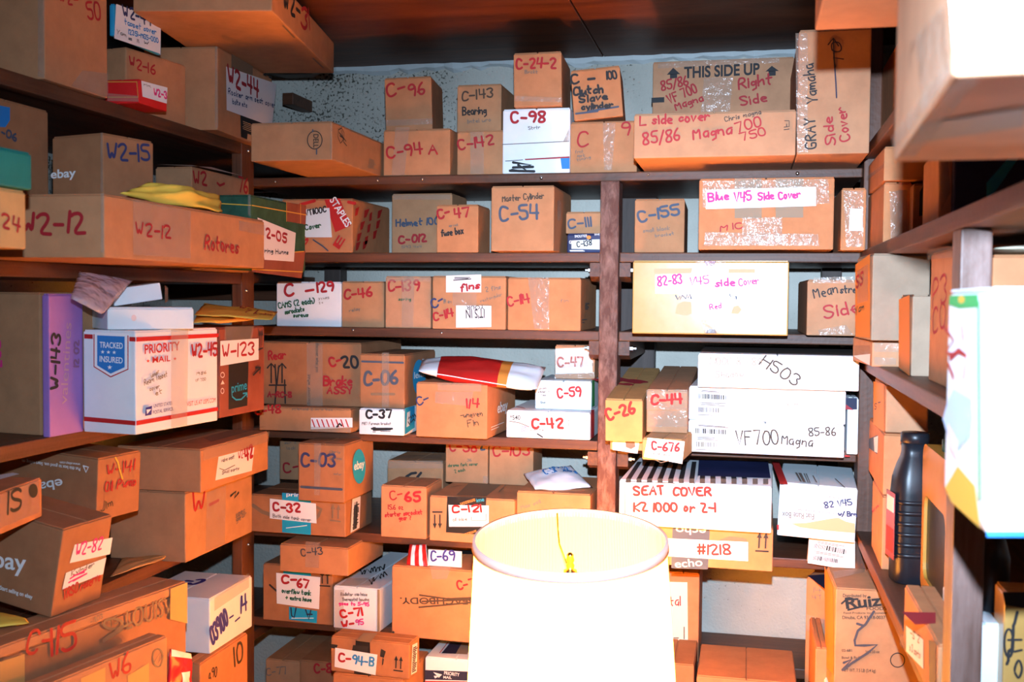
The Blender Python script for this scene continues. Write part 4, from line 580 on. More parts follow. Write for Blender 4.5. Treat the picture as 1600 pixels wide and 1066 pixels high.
bx('flat white book-size box at the front on top of the red-striped postal box', (168, 512), 480, 303, .13, 'L', X=-1.245, sup='USPS', yaw=48, c='i', **l3, id='wh', name='white_carton', dec=[ell('F', 'p', 209, 497, 4, 5)])
bx('small open-ended white box leaning on the flat white box', (178, 480), 452, 255, .10, 'L', X=-1.27, sup='wh', yaw=44, roll=-9, c='i', **l3, name='white_carton', flaps=False, dec=[Hh('R', 'd', (257, 446), (262, 450), (262, 470), (257, 474))])
# fourth shelf
bx('tan box marked W- in red under the W2-42 box on the fourth left shelf', (290, 880), 770, 172, 394, 'R', z=-.613, sup=-.613, yaw=0, c='t', **l4, id='W47', dec=[w('R', 'W', 300, 806, 320, 797, 32, 'r', 4), s('R', 'r', 5, [(327, 789), (341, 782)]), scrawl('R', 'b', 4, [(360, 775), (368, 768), (366, 778), (372, 770)]), w('R', 'spec', 368, 810, 382, 800, 6, 'y', 1), w('R', 'gear', 368, 816, 384, 806, 6, 'y', 1), k('R', (322, 770), (352, 758), (350, 850), (320, 862))])
bx('flat brown box with a white W2-42 slip on top of the W- box', (314, 771), 702, 182, 419, 'R', z='W47', yaw=0, c='k', **l4, dec=[l('R', [(341, 714), (397, 699), (393, 736), (336, 751)], 'w'), w('R', 'W2-', 372, 718, 382, 714, 9, 'r', 1.4), w('R', '42', 383, 720, 394, 713, 12, 'r', 3.6), w('R', 'valve seat', 345, 723, 365, 716, 5, 'y', 1), s('R', 'y', 1.2, [(342, 732), (350, 735), (366, 727)]), w('R', 'Small parts', 346, 741, 372, 734, 4, 'y', 1), k('R', (316, 702), (420, 674), (418, 690), (316, 720)), k('T', (330, 692), (416, 668), (380, 668), (318, 686))])
bx('plain brown box hidden under the Oil Pump box on the fourth left shelf', (105, 930), 820, -30, .12, 'R', X=-1.345, sup=-.613, c='d', **l4, id='u141')
bx('brown box marked Oil Pump with white printing upside down on the fourth left shelf', (150, 806), 716, -30, 217, 'R', X=-1.30, sup='u141', yaw=-8, c='d', roll=3, **l4, dec=[
    t('F', 'ebay', 97, 748, 48, 757, 15, 'W', .015), t('F', 'Put this box to good use. Start selling on', 126, 731, 35, 718, 5, 'W', .02), t('F', 'www.ebay.com', 126, 724, 94, 721, 4, 'W', .01), s('F', 'W', 2.4, [(131, 728), (135, 738), (139, 730), (131, 728)]), w('R', 'W-141', 166, 743, 208, 734, 15, 'r', 2.8), w('R', 'Oil Pump', 163, 768, 211, 758, 13, 'r', 2.6), s('R', 'e', 3, [(179, 715), (183, 722), (186, 735), (190, 748)]), w('R', 'Jim', 156, 800, 175, 790, 11, 'd', 1.4)])
# the stack in the aisle, lower left
bx('plain tan carton standing on the floor under the long C-115 box', (292, 1400), 1040, .45, .085, 'R', X=-1.123, sup=-1.5, yaw=79, c='d', h=.892, **l5, id='fl1')
bx('long tan box marked C-115 in the stack at the lower left', (292, 976), 908, -20, .09, 'R', X=-1.12, sup='fl1', yaw=79, c='k', **l5, id='C115', dec=[w('F', 'C-', 40, 1023, 74, 1018, 34, 'r', 5), w('F', '115', 80, 1024, 118, 1010, 38, 'r', 5), t('F', 'LOUISVI', 197, 985, 272, 957, 27, 'q', .0), ring('F', 'q', 4, 176, 975, 15, 8), s('F', 'q', 4, [(160, 1000), (175, 990), (205, 972)], [(161, 1003), (190, 984)]), t('F', 'TS', 168, 982, 184, 973, 11, 'q', .01), w('F', '- 1103', 140, 975, 159, 966, 6, 'y', 1), K('F', 'z', (-20, 1040), (37, 1022), (37, 1074), (-20, 1090)), K('F', 'z', (265, 920), (291, 910), (291, 974), (264, 968))])
bx('brown box printed with white lettering and W2-82 slips tilted on the C-115 box', (80, 967), 823, -40, 158, 'R', z='C115', yaw=-4, roll=10, c='d', **l5, id='W282', dec=[
    t('F', 'ebay', -28, 883, 41, 893, 26, 'W', .015), t('F', 'Start selling on ebay', 0, 921, 51, 936, 6, 'W', .02), l('R', [(116, 851), (175, 840), (171, 866), (108, 880)], 'w'), w('R', 'W2-82', 117, 870, 157, 857, 15, 'm', 2.4), l('R', [(102, 895), (165, 871), (160, 897), (96, 921)], 'w'), w('R', 'Kylnder', 110, 900, 145, 885, 6, 'y', 1.2), scrawl('R', 'm', 2.6, [(108, 904), (133, 890), (112, 900), (130, 894)], [(106, 910), (130, 898), (112, 908), (134, 896)]), w('R', 'TRSO reserve', 97, 937, 154, 906, 11, 'r', 2)])
bx('tan box marked 15 in black with a taped side on the lower left stack', (66, 808), 746, .32, .17, 'R', z='W282', yaw=101, c='o', **l5, dec=[k('F', (-10, 778), (60, 748), (62, 800), (-10, 830)), w('F', 'WIS', -22, 816, 33, 793, 26, 'b', 4.6), ell('F', 'b', 51, 767, 7, 11), Hh('T', 'w', (-20, 756), (30, 742), (20, 740), (-25, 748))])
bx('tan carton standing on the floor under the W6 box', (262, 1400), 1200, .45, .045, 'R', X=-1.068, sup=-1.5, yaw=78, c='d', h=.62, **l5, id='fl2')
bx('tan box marked W6 in red in front of the C-115 box', (262, 1150), 993, -60, .045, 'R', X=-1.068, sup='fl2', yaw=79, c='k', **l5, dec=[w('F', 'W6', 173, 1066, 205, 1048, 24, 'r', 3.4), K('F', 'z', (126, 1060), (164, 1043), (164, 1080), (126, 1090)), K('F', 'z', (199, 1056), (232, 1036), (232, 1076), (199, 1086)), ring('F', 'q', 2.4, 246, 1028, 8, 14), scrawl('F', 'q', 2, [(240, 1034), (250, 1018), (246, 1036), (254, 1024)])])
bx('plain tan carton on the floor under the box marked 10', (313, 1400), 1200, 286, 388, 'R', X=-1.19, sup=-1.5, c='d', h=.40, **l5, id='fl3')
bx('orange brown box marked 10 in black under the white lower left box', (313, 1120), 1035, 286, 387, 'R', X=-1.19, sup='fl3', c='o', h=.272, **l5, id='ten', dec=[w('R', '10', 367, 1042, 379, 1031, 16, 'd', 2.6), w('R', 'a.90', 325, 1062, 338, 1056, 10, 'd', 1.4)])
bx('white box marked 03900 - 14 in blue in front of the left upright', (328, 1040), 936, 215, 394, 'R', X=-1.20, sup='ten', c='w', **l5, name='white_carton', dec=[w('R', '03900', 332, 1008, 356, 974, 15, 'n', 3), s('R', 'n', 3, [(358, 966), (364, 962)], [(367, 971), (374, 965)]), w('R', '14', 376, 959, 385, 953, 15, 'n', 3), w('T', 'C-', 322, 907, 300, 905, 8, 'n', 2), k('R', (334, 955), (388, 918), (388, 895), (334, 935))])

# ================================================================ boxes on the right shelves
r0 = dict(g='boxes on the top right shelves'); r2 = dict(g='boxes on the middle right shelf'); r3 = dict(g='boxes on the lower right shelf')
bx('big taped tan box with a bright white label jutting out at the top right corner', (1490, 115), -60, .36, 1400, 'L', z=.124, sup=.123, yaw=-2.5, c='p', h=.34, **r0, dec=[
    l('F', [(1481, -50), (1700, -50), (1700, 98), (1495, 113)], 'w'), k('L', (1480, 0), (1490, 112), (1445, 178), (1432, 60)), k('L', (1398, 236), (1490, 114), (1488, 90), (1396, 214)), K('D', 't', (1440, 190), (1600, 165), (1600, 195), (1420, 222)), k('D', (1404, 243), (1495, 118), (1530, 118), (1430, 240)), scrawl('L', 'b', 3, [(1424, 100), (1428, 72), (1432, 64)])])
bx('plain tan box jutting over the aisle from the top right shelf under the ceiling', (1304, -78), -230, .46, .34, 'L', z=.366, sup=.366, yaw=0, c='o', **r0)
bx('orange tan box in the far corner of the top right shelf', (1402, 205), 60, 1500, 1370, 'L', X=.30, sup=.366, c='o', **r0)
bx('tall narrow taped tan box at the far end of the right shelf below the top', (1379, 386), 285, 1423, .30, 'L', Y=2.37, sup=.122, c='o', **r0, id='rt', dec=[k('F', (1390, 300), (1418, 296), (1418, 372), (1392, 380))])
bx('flat tan box with taped edge lying on the tall narrow box at the far right', (1381, 262), 229, 1466, .30, 'L', Y=2.35, sup='rt', c='o', **r0, dec=[k('L', (1349, 280), (1381, 256), (1381, 262), (1349, 287))])
bx('brown box with a dark cut-out window on the right shelf below the top', (1425, 374), 287, 1480, .30, 'L', Y=2.32, sup=.122, c='d', **r0, dec=[q('F', 'b', (1437, 300), (1444, 288), (1476, 286), (1476, 330), (1436, 338))])
bx('narrow carton wrapped in shiny clear plastic on the right shelf below the top', (1466, 352), 234, 1487, .16, 'L', Y=1.78, sup=.122, c='p', **r0, dec=[k('F', (1466, 236), (1487, 234), (1487, 350), (1466, 350)), k('F', (1466, 240), (1480, 240), (1486, 300), (1470, 330))])
bx('dark navy box with a blue flash of print on the right shelf below the top', (1489, 352), 226, 1700, .16, 'L', Y=1.76, sup=.122, c='n', **r0, name='printed_carton', dec=[q('F', 'a', (1541, 286), (1585, 236), (1592, 246), (1556, 298), (1541, 310))])
bx('flat taped tan carton with torn paper under the tall pale-fronted box', (1362, 573), 531, 1407, 1332, 'L', z=-.132, sup=-.132, yaw=4, c='p', **r2, id='fr2', dec=[k('F', (1366, 534), (1404, 534), (1404, 550), (1366, 550)), k('F', (1366, 558), (1400, 560), (1400, 570), (1366, 570)), k('L', (1336, 540), (1360, 540), (1360, 570), (1336, 560)), l('L', [(1334, 556), (1361, 553), (1360, 571), (1345, 563)], 'p', 'torn_paper')])
bx('tall tan box with a plain pale front above the flat taped carton on the right', (1361, 529), 396, 1451, 1337, 'L', Y=2.21, sup='fr2', yaw=3, c='g', **r2, dec=[K('L', 'O', (1337, 414), (1360, 397), (1360, 528), (1337, 526)), k('L', (1340, 424), (1357, 412), (1357, 470), (1340, 475)), w('L', 'Yam', 1337, 492, 1351, 484, 7, 'd', 1.4), w('L', 'SS', 1339, 450, 1349, 443, 10, 'r', 2.4)])  # orange panel over the left side is painted lamp glow
bx('small pale narrow box in front of the tall pale-fronted box on the right', (1423, 588), 460, 1475, 1405, 'L', z=-.132, sup=-.132, yaw=-1, c='g', **r2, dec=[K('L', 'O', (1405, 468), (1422, 461), (1422, 588), (1405, 574))])  # left side coloured orange for the warm lamplight falling on it
bx('tan box with red writing on its side behind the white package on the right shelf', (1494, 613), 384, .03, 1450, 'L', z=-.132, sup=-.132, c='o', **r2, dec=[w('L', 'P3', 1458, 480, 1480, 470, 26, 'r', 3), w('L', 'C0', 1458, 520, 1478, 512, 24, 'r', 3), k('L', (1450, 390), (1494, 384), (1494, 402), (1450, 406))])
bx('dark brown box on the right shelf beyond the near upright', (1545, 640), 398, 1750, .26, 'L', Y=1.50, sup=-.132, c='d', **r2, id='dbr')
bx('orange tan box standing lowest in the stack behind the black bottle', (1377, 872), 775, 1450, 1361, 'L', Y=2.30, sup=-.553, yaw=-1, c='o', **r3, id='s3', dec=[w('L', 'ur', 1363, 800, 1374, 798, 10, 'r', 1.8)])
bx('orange tan box with a grey taped slip behind the black bottle', (1379, 775), 678, 1450, 1356, 'L', Y=2.31, sup='s3', yaw=-1, c='o', **r3, id='s2', dec=[K('L', 's', (1358, 686), (1372, 680), (1371, 710), (1366, 706), (1358, 700)), l('L', [(1366, 684), (1373, 681), (1372, 708), (1367, 706)], 'p')])
bx('tan box at the top of the stack behind the black bottle under the right shelf', (1383, 682), 600, 1450, 1365, 'L', Y=2.33, sup='s2', yaw=0, c='p', **r3, dec=[K('L', 'O', (1365, 596), (1382, 600), (1382, 680), (1365, 670)), w('L', 'ST', 1367, 640, 1376, 638, 6, 'd', 1.2)])  # orange sheet over the left side stands in for lamplight
bx('small box with maroon top, blue edge and a peach slip on the lower right shelf', (1463, 1112), 1007, .048, 1409, 'L', z=-.553, sup=-.553, c='o', **r3, name='printed_carton', dec=[q('T', 'V', (1409, 957), (1462, 958), (1462, 975), (1430, 977)), q('L', 'l', (1452, 1000), (1463, 1004), (1463, 1110), (1453, 1090)), l('L', [(1417, 978), (1444, 1000), (1444, 1046), (1417, 1018)], 'p'), w('L', '-S 2', 1424, 994, 1438, 1006, 6, 'd', 1.2), w('L', 'x 3 parts', 1423, 1016, 1440, 1030, 6, 'd', 1.2), k('L', (1408, 990), (1416, 994), (1416, 1016), (1408, 1008))])
bx('pale blue box on the lower right shelf under the dark round-shouldered jug', (1511, 1066), 972, 1562, .2, 'L', Y=1.55, sup=-.553, c='i', **r3, id='pb', name='white_carton')
bx('yellow printed carton with black lettering at the lower right edge', (1566, 1075), 925, 1660, .06, 'L', Y=1.52, sup=-.553, c='S', **r3, name='printed_carton', dec=[scrawl('F', 'b', 5, wig(1574, 1040, 1588, 960, 8, 4, 4)), ring('F', 'b', 4, 1576, 1005, 7, 22), w('F', 'oil', 1596, 1060, 1596, 1000, 20, 'b', 4), q('F', 'b', (1566, 925), (1612, 925), (1600, 950), (1570, 945))])
# beside the right end of the back shelves, on the floor stack below the right shelf
bx('tan carton on the floor under the food carton at the lower right', (1300, 1500), 1250, 1480, .26, 'L', Y=2.40, sup=-1.5, c='d', h=.45, g=r3['g'], id='fl4')
bx('white carton printed Carton under the food carton at the lower right', (1291, 1110), 1052, 1460, .26, 'L', Y=2.42, sup='fl4', c='w', h=.192, name='white_carton', **r3, id='ct', dec=[t('F', 'Carton', 1322, 1066, 1345, 1066, 5, 'b', .015)])
bx('orange tan box leaning beside the food carton at the lower right', (1272, 1120), 1004, 1291, .24, 'L', Y=2.50, sup='fl4', c='o', h=.26, **r3)
bx('tan food carton with cursive logo and marker scrawl under the right shelf', (1303, 1056), 918, 1438, 1288, 'L', Y=2.36, sup='ct', yaw=2, c='t', **r3, dec=[
    K('L', 'O', (1289, 885), (1302, 918), (1303, 1055), (1290, 1040)), k('T', (1305, 905), (1350, 895), (1352, 888), (1300, 893)), t('F', 'Distributed by', 1317, 933, 1354, 933, 5, 'b'), t('F', 'Ruiz', 1322, 951, 1378, 946, 17, 'b', .03), s('F', 'b', 3, [(1315, 943), (1322, 937), (1340, 936)], [(1325, 953), (1345, 948)]), t('F', 'FOODS', 1354, 953, 1385, 953, 5, 'b', .01), t('F', 'Food Products Incorporated', 1318, 959, 1385, 959, 3, 'b'), t('F', 'Dinuba, CA 93618-0037', 1316, 967, 1383, 967, 5, 'b'), t('F', '02-681', 1315, 1018, 1331, 1018, 4, 'b'), t('F', '36/3.33 oz', 1352, 1020, 1374, 1020, 4, 'b'), t('F', 'Bowl & Roll', 1315, 1029, 1343, 1029, 4, 'b'), t('F', 'NET WT. 7.5 LB (3.4 kg)', 1316, 1049, 1368, 1050, 5, 'b'), ring('F', 'b', 1.6, 1402, 1031, 11, 11),  # orange patch on the aisle side paints in the lamp's glow
    scrawl('F', 'x', 4, [(1365, 955), (1352, 975), (1340, 985), (1335, 1000), (1336, 1008), (1350, 1008), (1370, 1007), (1355, 1020), (1330, 1036), (1318, 1046)], [(1318, 1035), (1330, 1030), (1316, 1046)], [(1339, 974), (1348, 977)])])
bx('orange box with a dark blue top leaning beside the food carton', (1258, 1012), 902, 1310, .20, 'L', Y=2.78, sup=-.987, yaw=-16, c='o', g=g6['g'], dec=[q('T', 'l', (1262, 900), (1290, 898), (1300, 920), (1290, 922)), w('F', '14', 1271, 926, 1283, 926, 8, 'y', 1), w('F', '4T', 1270, 936, 1284, 936, 6, 'y', 1), k('F', (1260, 960), (1310, 975), (1310, 995), (1260, 985))])

# ================================================================ soft mailers and bags
def pillow(name, label, cat, P, thick, mat, nu=22, nv=14, crumple=.003, seed=1, g=None, writing=(), pow_=.55, skirt=0.0, ripple=0.0):
    """stuffed envelope spanned by four points P = a, b, c, d (a-b near edge, d-c far edge)"""
    rr = random.Random(seed); P = [Vector(p) for p in P]; cen = sum(P, Vector()) / 4
    n = ((P[1] - P[0]).cross(P[3] - P[0])).normalized(); ph = [rr.uniform(0, 6.3) for _ in range(8)]
    def top(u, v, sgn):
        b = P[0].lerp(P[1], u).lerp(P[3].lerp(P[2], u), v)
        e = (max(0, math.sin(math.pi * u)) ** pow_) * (max(0, math.sin(math.pi * v)) ** pow_)
        cr = crumple * (math.sin(9 * u + 5 * v + ph[0]) + math.sin(15 * v - 7 * u + ph[1]) + .7 * math.sin(23 * u + ph[2]) * math.sin(19 * v + ph[3]))
        return b + n * (sgn * thick / 2 * e + cr * (.35 + .65 * e) + ripple * math.sin(3.2 * u + ph[4]) * math.sin(2.6 * v + ph[5]))
    o = None; bm = bmesh.new()
    A = [[bm.verts.new(top(i / nu, j / nv, 1) - cen) for i in range(nu + 1)] for j in range(nv + 1)]
    B = [[A[j][i] if i in (0, nu) or j in (0, nv) else bm.verts.new(top(i / nu, j / nv, -1) - cen) for i in range(nu + 1)] for j in range(nv + 1)]
    for j in range(nv):
        for i in range(nu):
            bm.faces.new((A[j][i], A[j][i + 1], A[j + 1][i + 1], A[j + 1][i])); bm.faces.new((B[j][i], B[j + 1][i], B[j + 1][i + 1], B[j][i + 1]))
    o = obj(name, bm, mat, None, True); o.location = cen; tag(o, label, cat, g)
    for kind, *a in writing:
        bm = bmesh.new()
        if kind == 'w':
            text, u0, v0, u1, v1, hv, col, hw = a; st, wd_ = hand(text); du, dv = (u1 - u0), (v1 - v0); L = math.hypot(du, dv)
            class Mz:
                pass
            Mz.n = n
            f = lambda x, y: top(u0 + du * x / wd_ - dv / L * hv * y, v0 + dv * x / wd_ + du / L * hv * y, 1) + n * .0012 - cen
            Mz.__call__ = lambda s_, x, y: f(x, y)
            for p in st: ribbon(bm, p, hw, Mz())
            obj('handwriting', bm, ink(col), o)
        else:                                   # coloured band printed on the sleeve: u0..u1, v0..v1
            u0, u1, v0, v1, col, nm = a; m_ = 14
            for sg in (1, -1):
                R_ = [[bm.verts.new(top(u0 + (u1 - u0) * i / m_, v0 + (v1 - v0) * j / m_, sg) + n * .0012 * sg - cen) for i in range(m_ + 1)] for j in range(m_ + 1)]
                for j in range(m_):
                    for i in range(m_): bm.faces.new((R_[j][i], R_[j][i + 1], R_[j + 1][i + 1], R_[j + 1][i]))
            obj(nm, bm, flat('band_' + col, INK[col], .4), o, True)
    return o
MANILA = noisy('manila_paper', (.74, .40, .05), (.84, .50, .08), (6, 6, 6), .6, .2, 20)
YELLOW = noisy('yellow_mailer', (.80, .55, .07), (.90, .66, .10), (6, 6, 6), .55, .2, 20)
KRAFT = noisy('kraft_mailer', (.50, .25, .09), (.60, .32, .13), (6, 6, 6), .7, .2, 20)
POLY = noisy('white_poly_mailer', (.76, .77, .82), (.84, .84, .88), (6, 6, 6), .4, .3, 30)
zt = lambda k_: TOP[k_] - H
def PZ(*ps): return [onZ(x, y, H + z_) for x, y, z_ in ps]
def PY(*ps): return [onY(x, y, Y_) for x, y, Y_ in ps]
def PX(*ps): return [onX(x, y, X_) for x, y, X_ in ps]
pillow('bubble_mailer', 'crumpled yellow padded mailer lying on the long W2-12 box', 'mailer', PX((185, 304, -1.07), (348, 332, -1.057), (342, 306, -1.13), (232, 285, -1.09)), .04, YELLOW, crumple=.005, seed=4, pow_=.8)
pillow('manila_envelope', 'orange yellow manila envelope with red writing over the W-123 box', 'envelope', [onX(303, 492, -1.13), onX(425, 500, -1.02), onX(434, 487, -1.05), onX(320, 474, -1.24)], .010, MANILA, seed=5, crumple=.0015, g='manila envelopes', writing=[('w', 'W2-112', .48, .72, .95, .62, .22, 'r', .0016), ('w', '2 keys', .6, .36, .96, .30, .2, 'r', .0016)])
pillow('manila_envelope', 'lower manila envelope under the one with red writing', 'envelope', [onX(302, 504, -1.12), onX(372, 503, -1.09), onX(420, 495, -1.09), onX(310, 488, -1.24)], .010, MANILA, seed=6, crumple=.0015, g='manila envelopes')
pillow('plastic_bag', 'crinkled clear plastic bag on top of the white boxes at the left', 'bag', PX((110, 466, -1.24), (160, 492, -1.21), (208, 438, -1.25), (124, 424, -1.31)), .022, None, crumple=.0010, seed=9, pow_=.4)
pg = C.objects.get('plastic_bag') or bpy.data.objects['plastic_bag']
def film():
    m_, nt, b = _base('clear_film'); N = nt.nodes.new; Lk = nt.links.new; out = nt.nodes['Material Output']
    tr = N('ShaderNodeBsdfTransparent'); tr.inputs[0].default_value = (.85, .82, .86, 1); mx = N('ShaderNodeMixShader'); mx.inputs[0].default_value = .55
    b.inputs['Base Color'].default_value = (.60, .56, .66, 1); b.inputs['Roughness'].default_value = .16; b.inputs['Specular IOR Level'].default_value = .9
    no = N('ShaderNodeTexNoise'); no.inputs['Scale'].default_value = 30; tc = N('ShaderNodeTexCoord'); bp = N('ShaderNodeBump'); bp.inputs['Strength'].default_value = .8; bp.inputs['Distance'].default_value = .02
    Lk(tc.outputs['Object'], no.inputs['Vector']); Lk(no.outputs[0], bp.inputs['Height']); Lk(bp.outputs[0], b.inputs['Normal']); Lk(tr.outputs[0], mx.inputs[1]); Lk(b.outputs[0], mx.inputs[2]); Lk(mx.outputs[0], out.inputs[0]); return m_
FILM = film(); pg.data.materials.append(FILM)
pillow('kraft_envelope', 'brown paper envelope sticking out beside the W- box at the lower left', 'envelope', PZ((172, 902, -.602), (256, 874, -.602), (262, 867, -.600), (190, 872, -.602)), .008, KRAFT, crumple=.001, seed=12)
pillow('yellow_envelope', 'yellow envelope squeezed under the W2-82 box', 'envelope', PZ((-40, 985, zt('C115') + .012), (46, 974, zt('C115') + .012), (40, 966, zt('C115') + .012), (-40, 950, zt('C115') + .012)), .012, YELLOW, crumple=.0005, seed=13)
pillow('padded_mailer', 'red and white padded mailer with an orange band lying on the uneven fin box', 'mailer', PY((654, 580, 2.63), (838, 610, 2.63), (853, 574, 2.74), (660, 561, 2.80)), .052, POLY, crumple=.002, seed=14, pow_=.42, writing=[('b', .16, .67, .0, 1.0, 'R', 'red_sleeve'), ('b', .67, .75, .0, 1.0, 'O', 'orange_band')])
pillow('padded_mailer', 'white padded mailer with blue writing on the orange tan box beside the middle upright', 'mailer', [onZ(836, 765, TOP['mail'] + .006), onZ(926, 762, TOP['mail'] + .006), onY(892, 728, 2.86), onY(818, 740, 2.80)], .035, POLY, crumple=.0016, seed=15, pow_=.5, writing=[('w', 'C-51', .30, .5, .52, .5, .22, 'B', .0022), ('w', '84 VF', .5, .72, .85, .66, .16, 'B', .002), ('w', '700 S', .62, .5, .9, .45, .16, 'B', .002)])
pillow('chip_bag', 'red and white striped bag with a white C-69 tag on the fitness-brand box', 'bag', PY((634, 887, 2.64), (670, 888, 2.64), (666, 851, 2.68), (640, 851, 2.68)), .022, flat('bag_white', (.82, .82, .83), .35), nu=24, crumple=.001, seed=16, writing=[('b', .02, .22, .0, 1.0, 'R', 'red_stripe'), ('b', .42, .62, .0, 1.0, 'R', 'red_stripe'), ('b', .78, .97, .0, 1.0, 'R', 'red_stripe')])
cd_ = bx('white card marked C-69 in blue standing beside the striped bag', (669, 888), 859, 721, .006, 'L', Y=2.645, sup='beach', c='w', flaps=False, name='tag_card', cat='card', bev=.001, dec=[w('F', 'C-69', 674, 877, 711, 876, 15, 'n', 3)])
pillow('snack_bag', 'red and white foil bag standing between the lower left boxes', 'bag', PX((262, 1110, -1.098), (300, 1085, -1.098), (299, 1022, -1.098), (265, 1014, -1.098)), .02, flat('foil_red', (.55, .02, .03), .25), crumple=.002, seed=18, writing=[('b', .05, .95, .88, 1.0, 'w', 'white_seal'), ('b', .35, .75, .1, .6, 'w', 'white_print')])
pillow('paper_folder', 'cream paper folder lying on the dark brown box at the right', 'folder', [onZ(1546, 398, TOP['dbr'] + .01), onZ(1700, 392, TOP['dbr'] + .01), onZ(1690, 384, TOP['dbr'] + .012), onZ(1550, 388, TOP['dbr'] + .012)], .012, flat('cream_paper', (.75, .70, .52), .7), crumple=.0005, seed=19)

# ================================================================ floor lamp with a pleated shade
LS = 1.355; LC = Vector((-.2525 * LS, 1.55 * LS, H - .354 * LS)); TI = math.radians(6.6)
lamp = empty('floor_lamp', (LC.x, LC.y, 0)); tag(lamp, 'lit floor lamp with a pleated cream yellow shade standing in the aisle', 'lamp')
Mt = Matrix.Translation(LC - lamp.location) @ Matrix.Rotation(TI, 4, 'X') @ Matrix.Scale(LS, 4)
def lamp_part(n_, bm, mt, smooth=True, par=None, tilt=True):
    if tilt: bmesh.ops.transform(bm, matrix=Mt, verts=bm.verts[:])
    return obj(n_, bm, mt, par or lamp, smooth)
def shade_mat(name, col, tcol, f):
    m_, nt, b = _base(name); N = nt.nodes.new; Lk = nt.links.new; out = nt.nodes['Material Output']
    d_ = N('ShaderNodeBsdfDiffuse'); d_.inputs[0].default_value = (*col, 1); t_ = N('ShaderNodeBsdfTranslucent'); t_.inputs[0].default_value = (*tcol, 1)
    mx = N('ShaderNodeMixShader'); mx.inputs[0].default_value = f; Lk(d_.outputs[0], mx.inputs[1]); Lk(t_.outputs[0], mx.inputs[2]); Lk(mx.outputs[0], out.inputs[0]); return m_
SHADE = shade_mat('pleated_shade', (.86, .80, .34), (.90, .78, .40), .5)
_nt = SHADE.node_tree; _e = _nt.nodes.new('ShaderNodeEmission'); _e.inputs[0].default_value = (1, .35, .055, 1); _e.inputs[1].default_value = 14.0    # the lit shade glows
_a = _nt.nodes.new('ShaderNodeAddShader'); _o = _nt.nodes['Material Output']; _s = _o.inputs[0].links[0].from_socket
_g = _nt.nodes.new('ShaderNodeNewGeometry'); _m = _nt.nodes.new('ShaderNodeMath'); _m.operation = 'MULTIPLY_ADD'; _m.inputs[1].default_value = -9.5; _m.inputs[2].default_value = 12.0   # lining glows less than the pleats
_nt.links.new(_g.outputs['Backfacing'], _m.inputs[0]); _nt.links.new(_m.outputs[0], _e.inputs[1])
_nt.links.new(_s, _a.inputs[0]); _nt.links.new(_e.outputs[0], _a.inputs[1]); _nt.links.new(_a.outputs[0], _o.inputs[0])
NS = 720; bm = bmesh.new(); rows = []
for j in range(13):
    v_ = j / 12; r_ = .1405 + .0215 * v_; row = []
    for i in range(NS):
        a = 2 * math.pi * i / NS; rp = r_ + .0011 * math.sin(a * 180) + .0006 * math.sin(a * 37 + v_)
        row.append(bm.verts.new((rp * math.cos(a), rp * math.sin(a), -.004 - .32 * v_)))
    rows.append(row)
for a, b in zip(rows, rows[1:]):
    for i in range(NS): bm.faces.new((a[i], b[i], b[(i + 1) % NS], a[(i + 1) % NS]))
sh = lamp_part('lamp_shade', bm, SHADE)
def band(z0, z1, r0, r1):
    prof = [(r0 - .0022, z0), (r0 + .0022, z0), (r1 + .0022, z1), (r1 - .0022, z1), (r0 - .0022, z0)]
    return lathe(prof, 96, False)
lamp_part('shade_trim', band(0, -.013, .1420, .1436), shade_mat('trim_fabric', (.74, .62, .56), (.85, .70, .45), .06), True, sh)
lamp_part('shade_trim', band(-.312, -.326, .1605, .1625), bpy.data.materials['trim_fabric'], True, sh)
BRASS = flat('brass', (.62, .42, .10), .25, 1)
for k_ in range(3):
    a = math.radians(108 + 120 * k_); c_, s_ = math.cos(a), math.sin(a)
    lamp_part('shade_spoke', tube([(.139 * c_, .139 * s_, -.006), (.132 * c_, .132 * s_, -.03), (.116 * c_, .116 * s_, -.05), (.06 * c_, .06 * s_, -.052), (.006 * c_, .006 * s_, -.053)], .0016, 6), BRASS, True, sh)
lamp_part('finial', lathe([(.010, -.054), (.010, -.050), (.005, -.048), (.0065, -.042), (.0045, -.038), (.0065, -.034), (.005, -.029), (.0055, -.026), (.003, -.023), (.0005, -.022)], 16), BRASS)
hp = []
for k_ in range(25):
    a = math.pi * k_ / 24; hp.append((.055 * math.cos(a) * (1 if True else 0), 0, -.335 + .281 * math.sin(a) ** .8))
lamp_part('harp', tube(hp, .0018, 6), BRASS)
lamp_part('socket', lathe([(.016, -.345), (.018, -.34), (.018, -.29), (.014, -.275)], 20), BRASS)
bm = bmesh.new(); bmesh.ops.create_uvsphere(bm, u_segments=24, v_segments=16, radius=.023)
for v in bm.verts: v.co.z = v.co.z * 1.2 - .245
em = bpy.data.materials.new('lit_bulb'); em.use_nodes = True; nt = em.node_tree; nt.nodes.remove(nt.nodes['Principled BSDF'])
e_ = nt.nodes.new('ShaderNodeEmission'); e_.inputs[0].default_value = (1, .36, .06, 1); e_.inputs[1].default_value = 2200; nt.links.new(e_.outputs[0], nt.nodes['Material Output'].inputs[0])
lamp_part('bulb', bm, em)
pz = (Mt @ Vector((0, 0, -.34))).z; px_ = (Mt @ Vector((0, 0, -.34)))
lamp_part('pole', tube([(0, 0, .02), (0, 0, .5), (px_.x, px_.y, pz)], .012, 16), BRASS, True, None, False)
lamp_part('base', lathe([(.15, 0), (.15, .012), (.13, .024), (.03, .034), (.016, .05)], 40), BRASS, True, None, False)

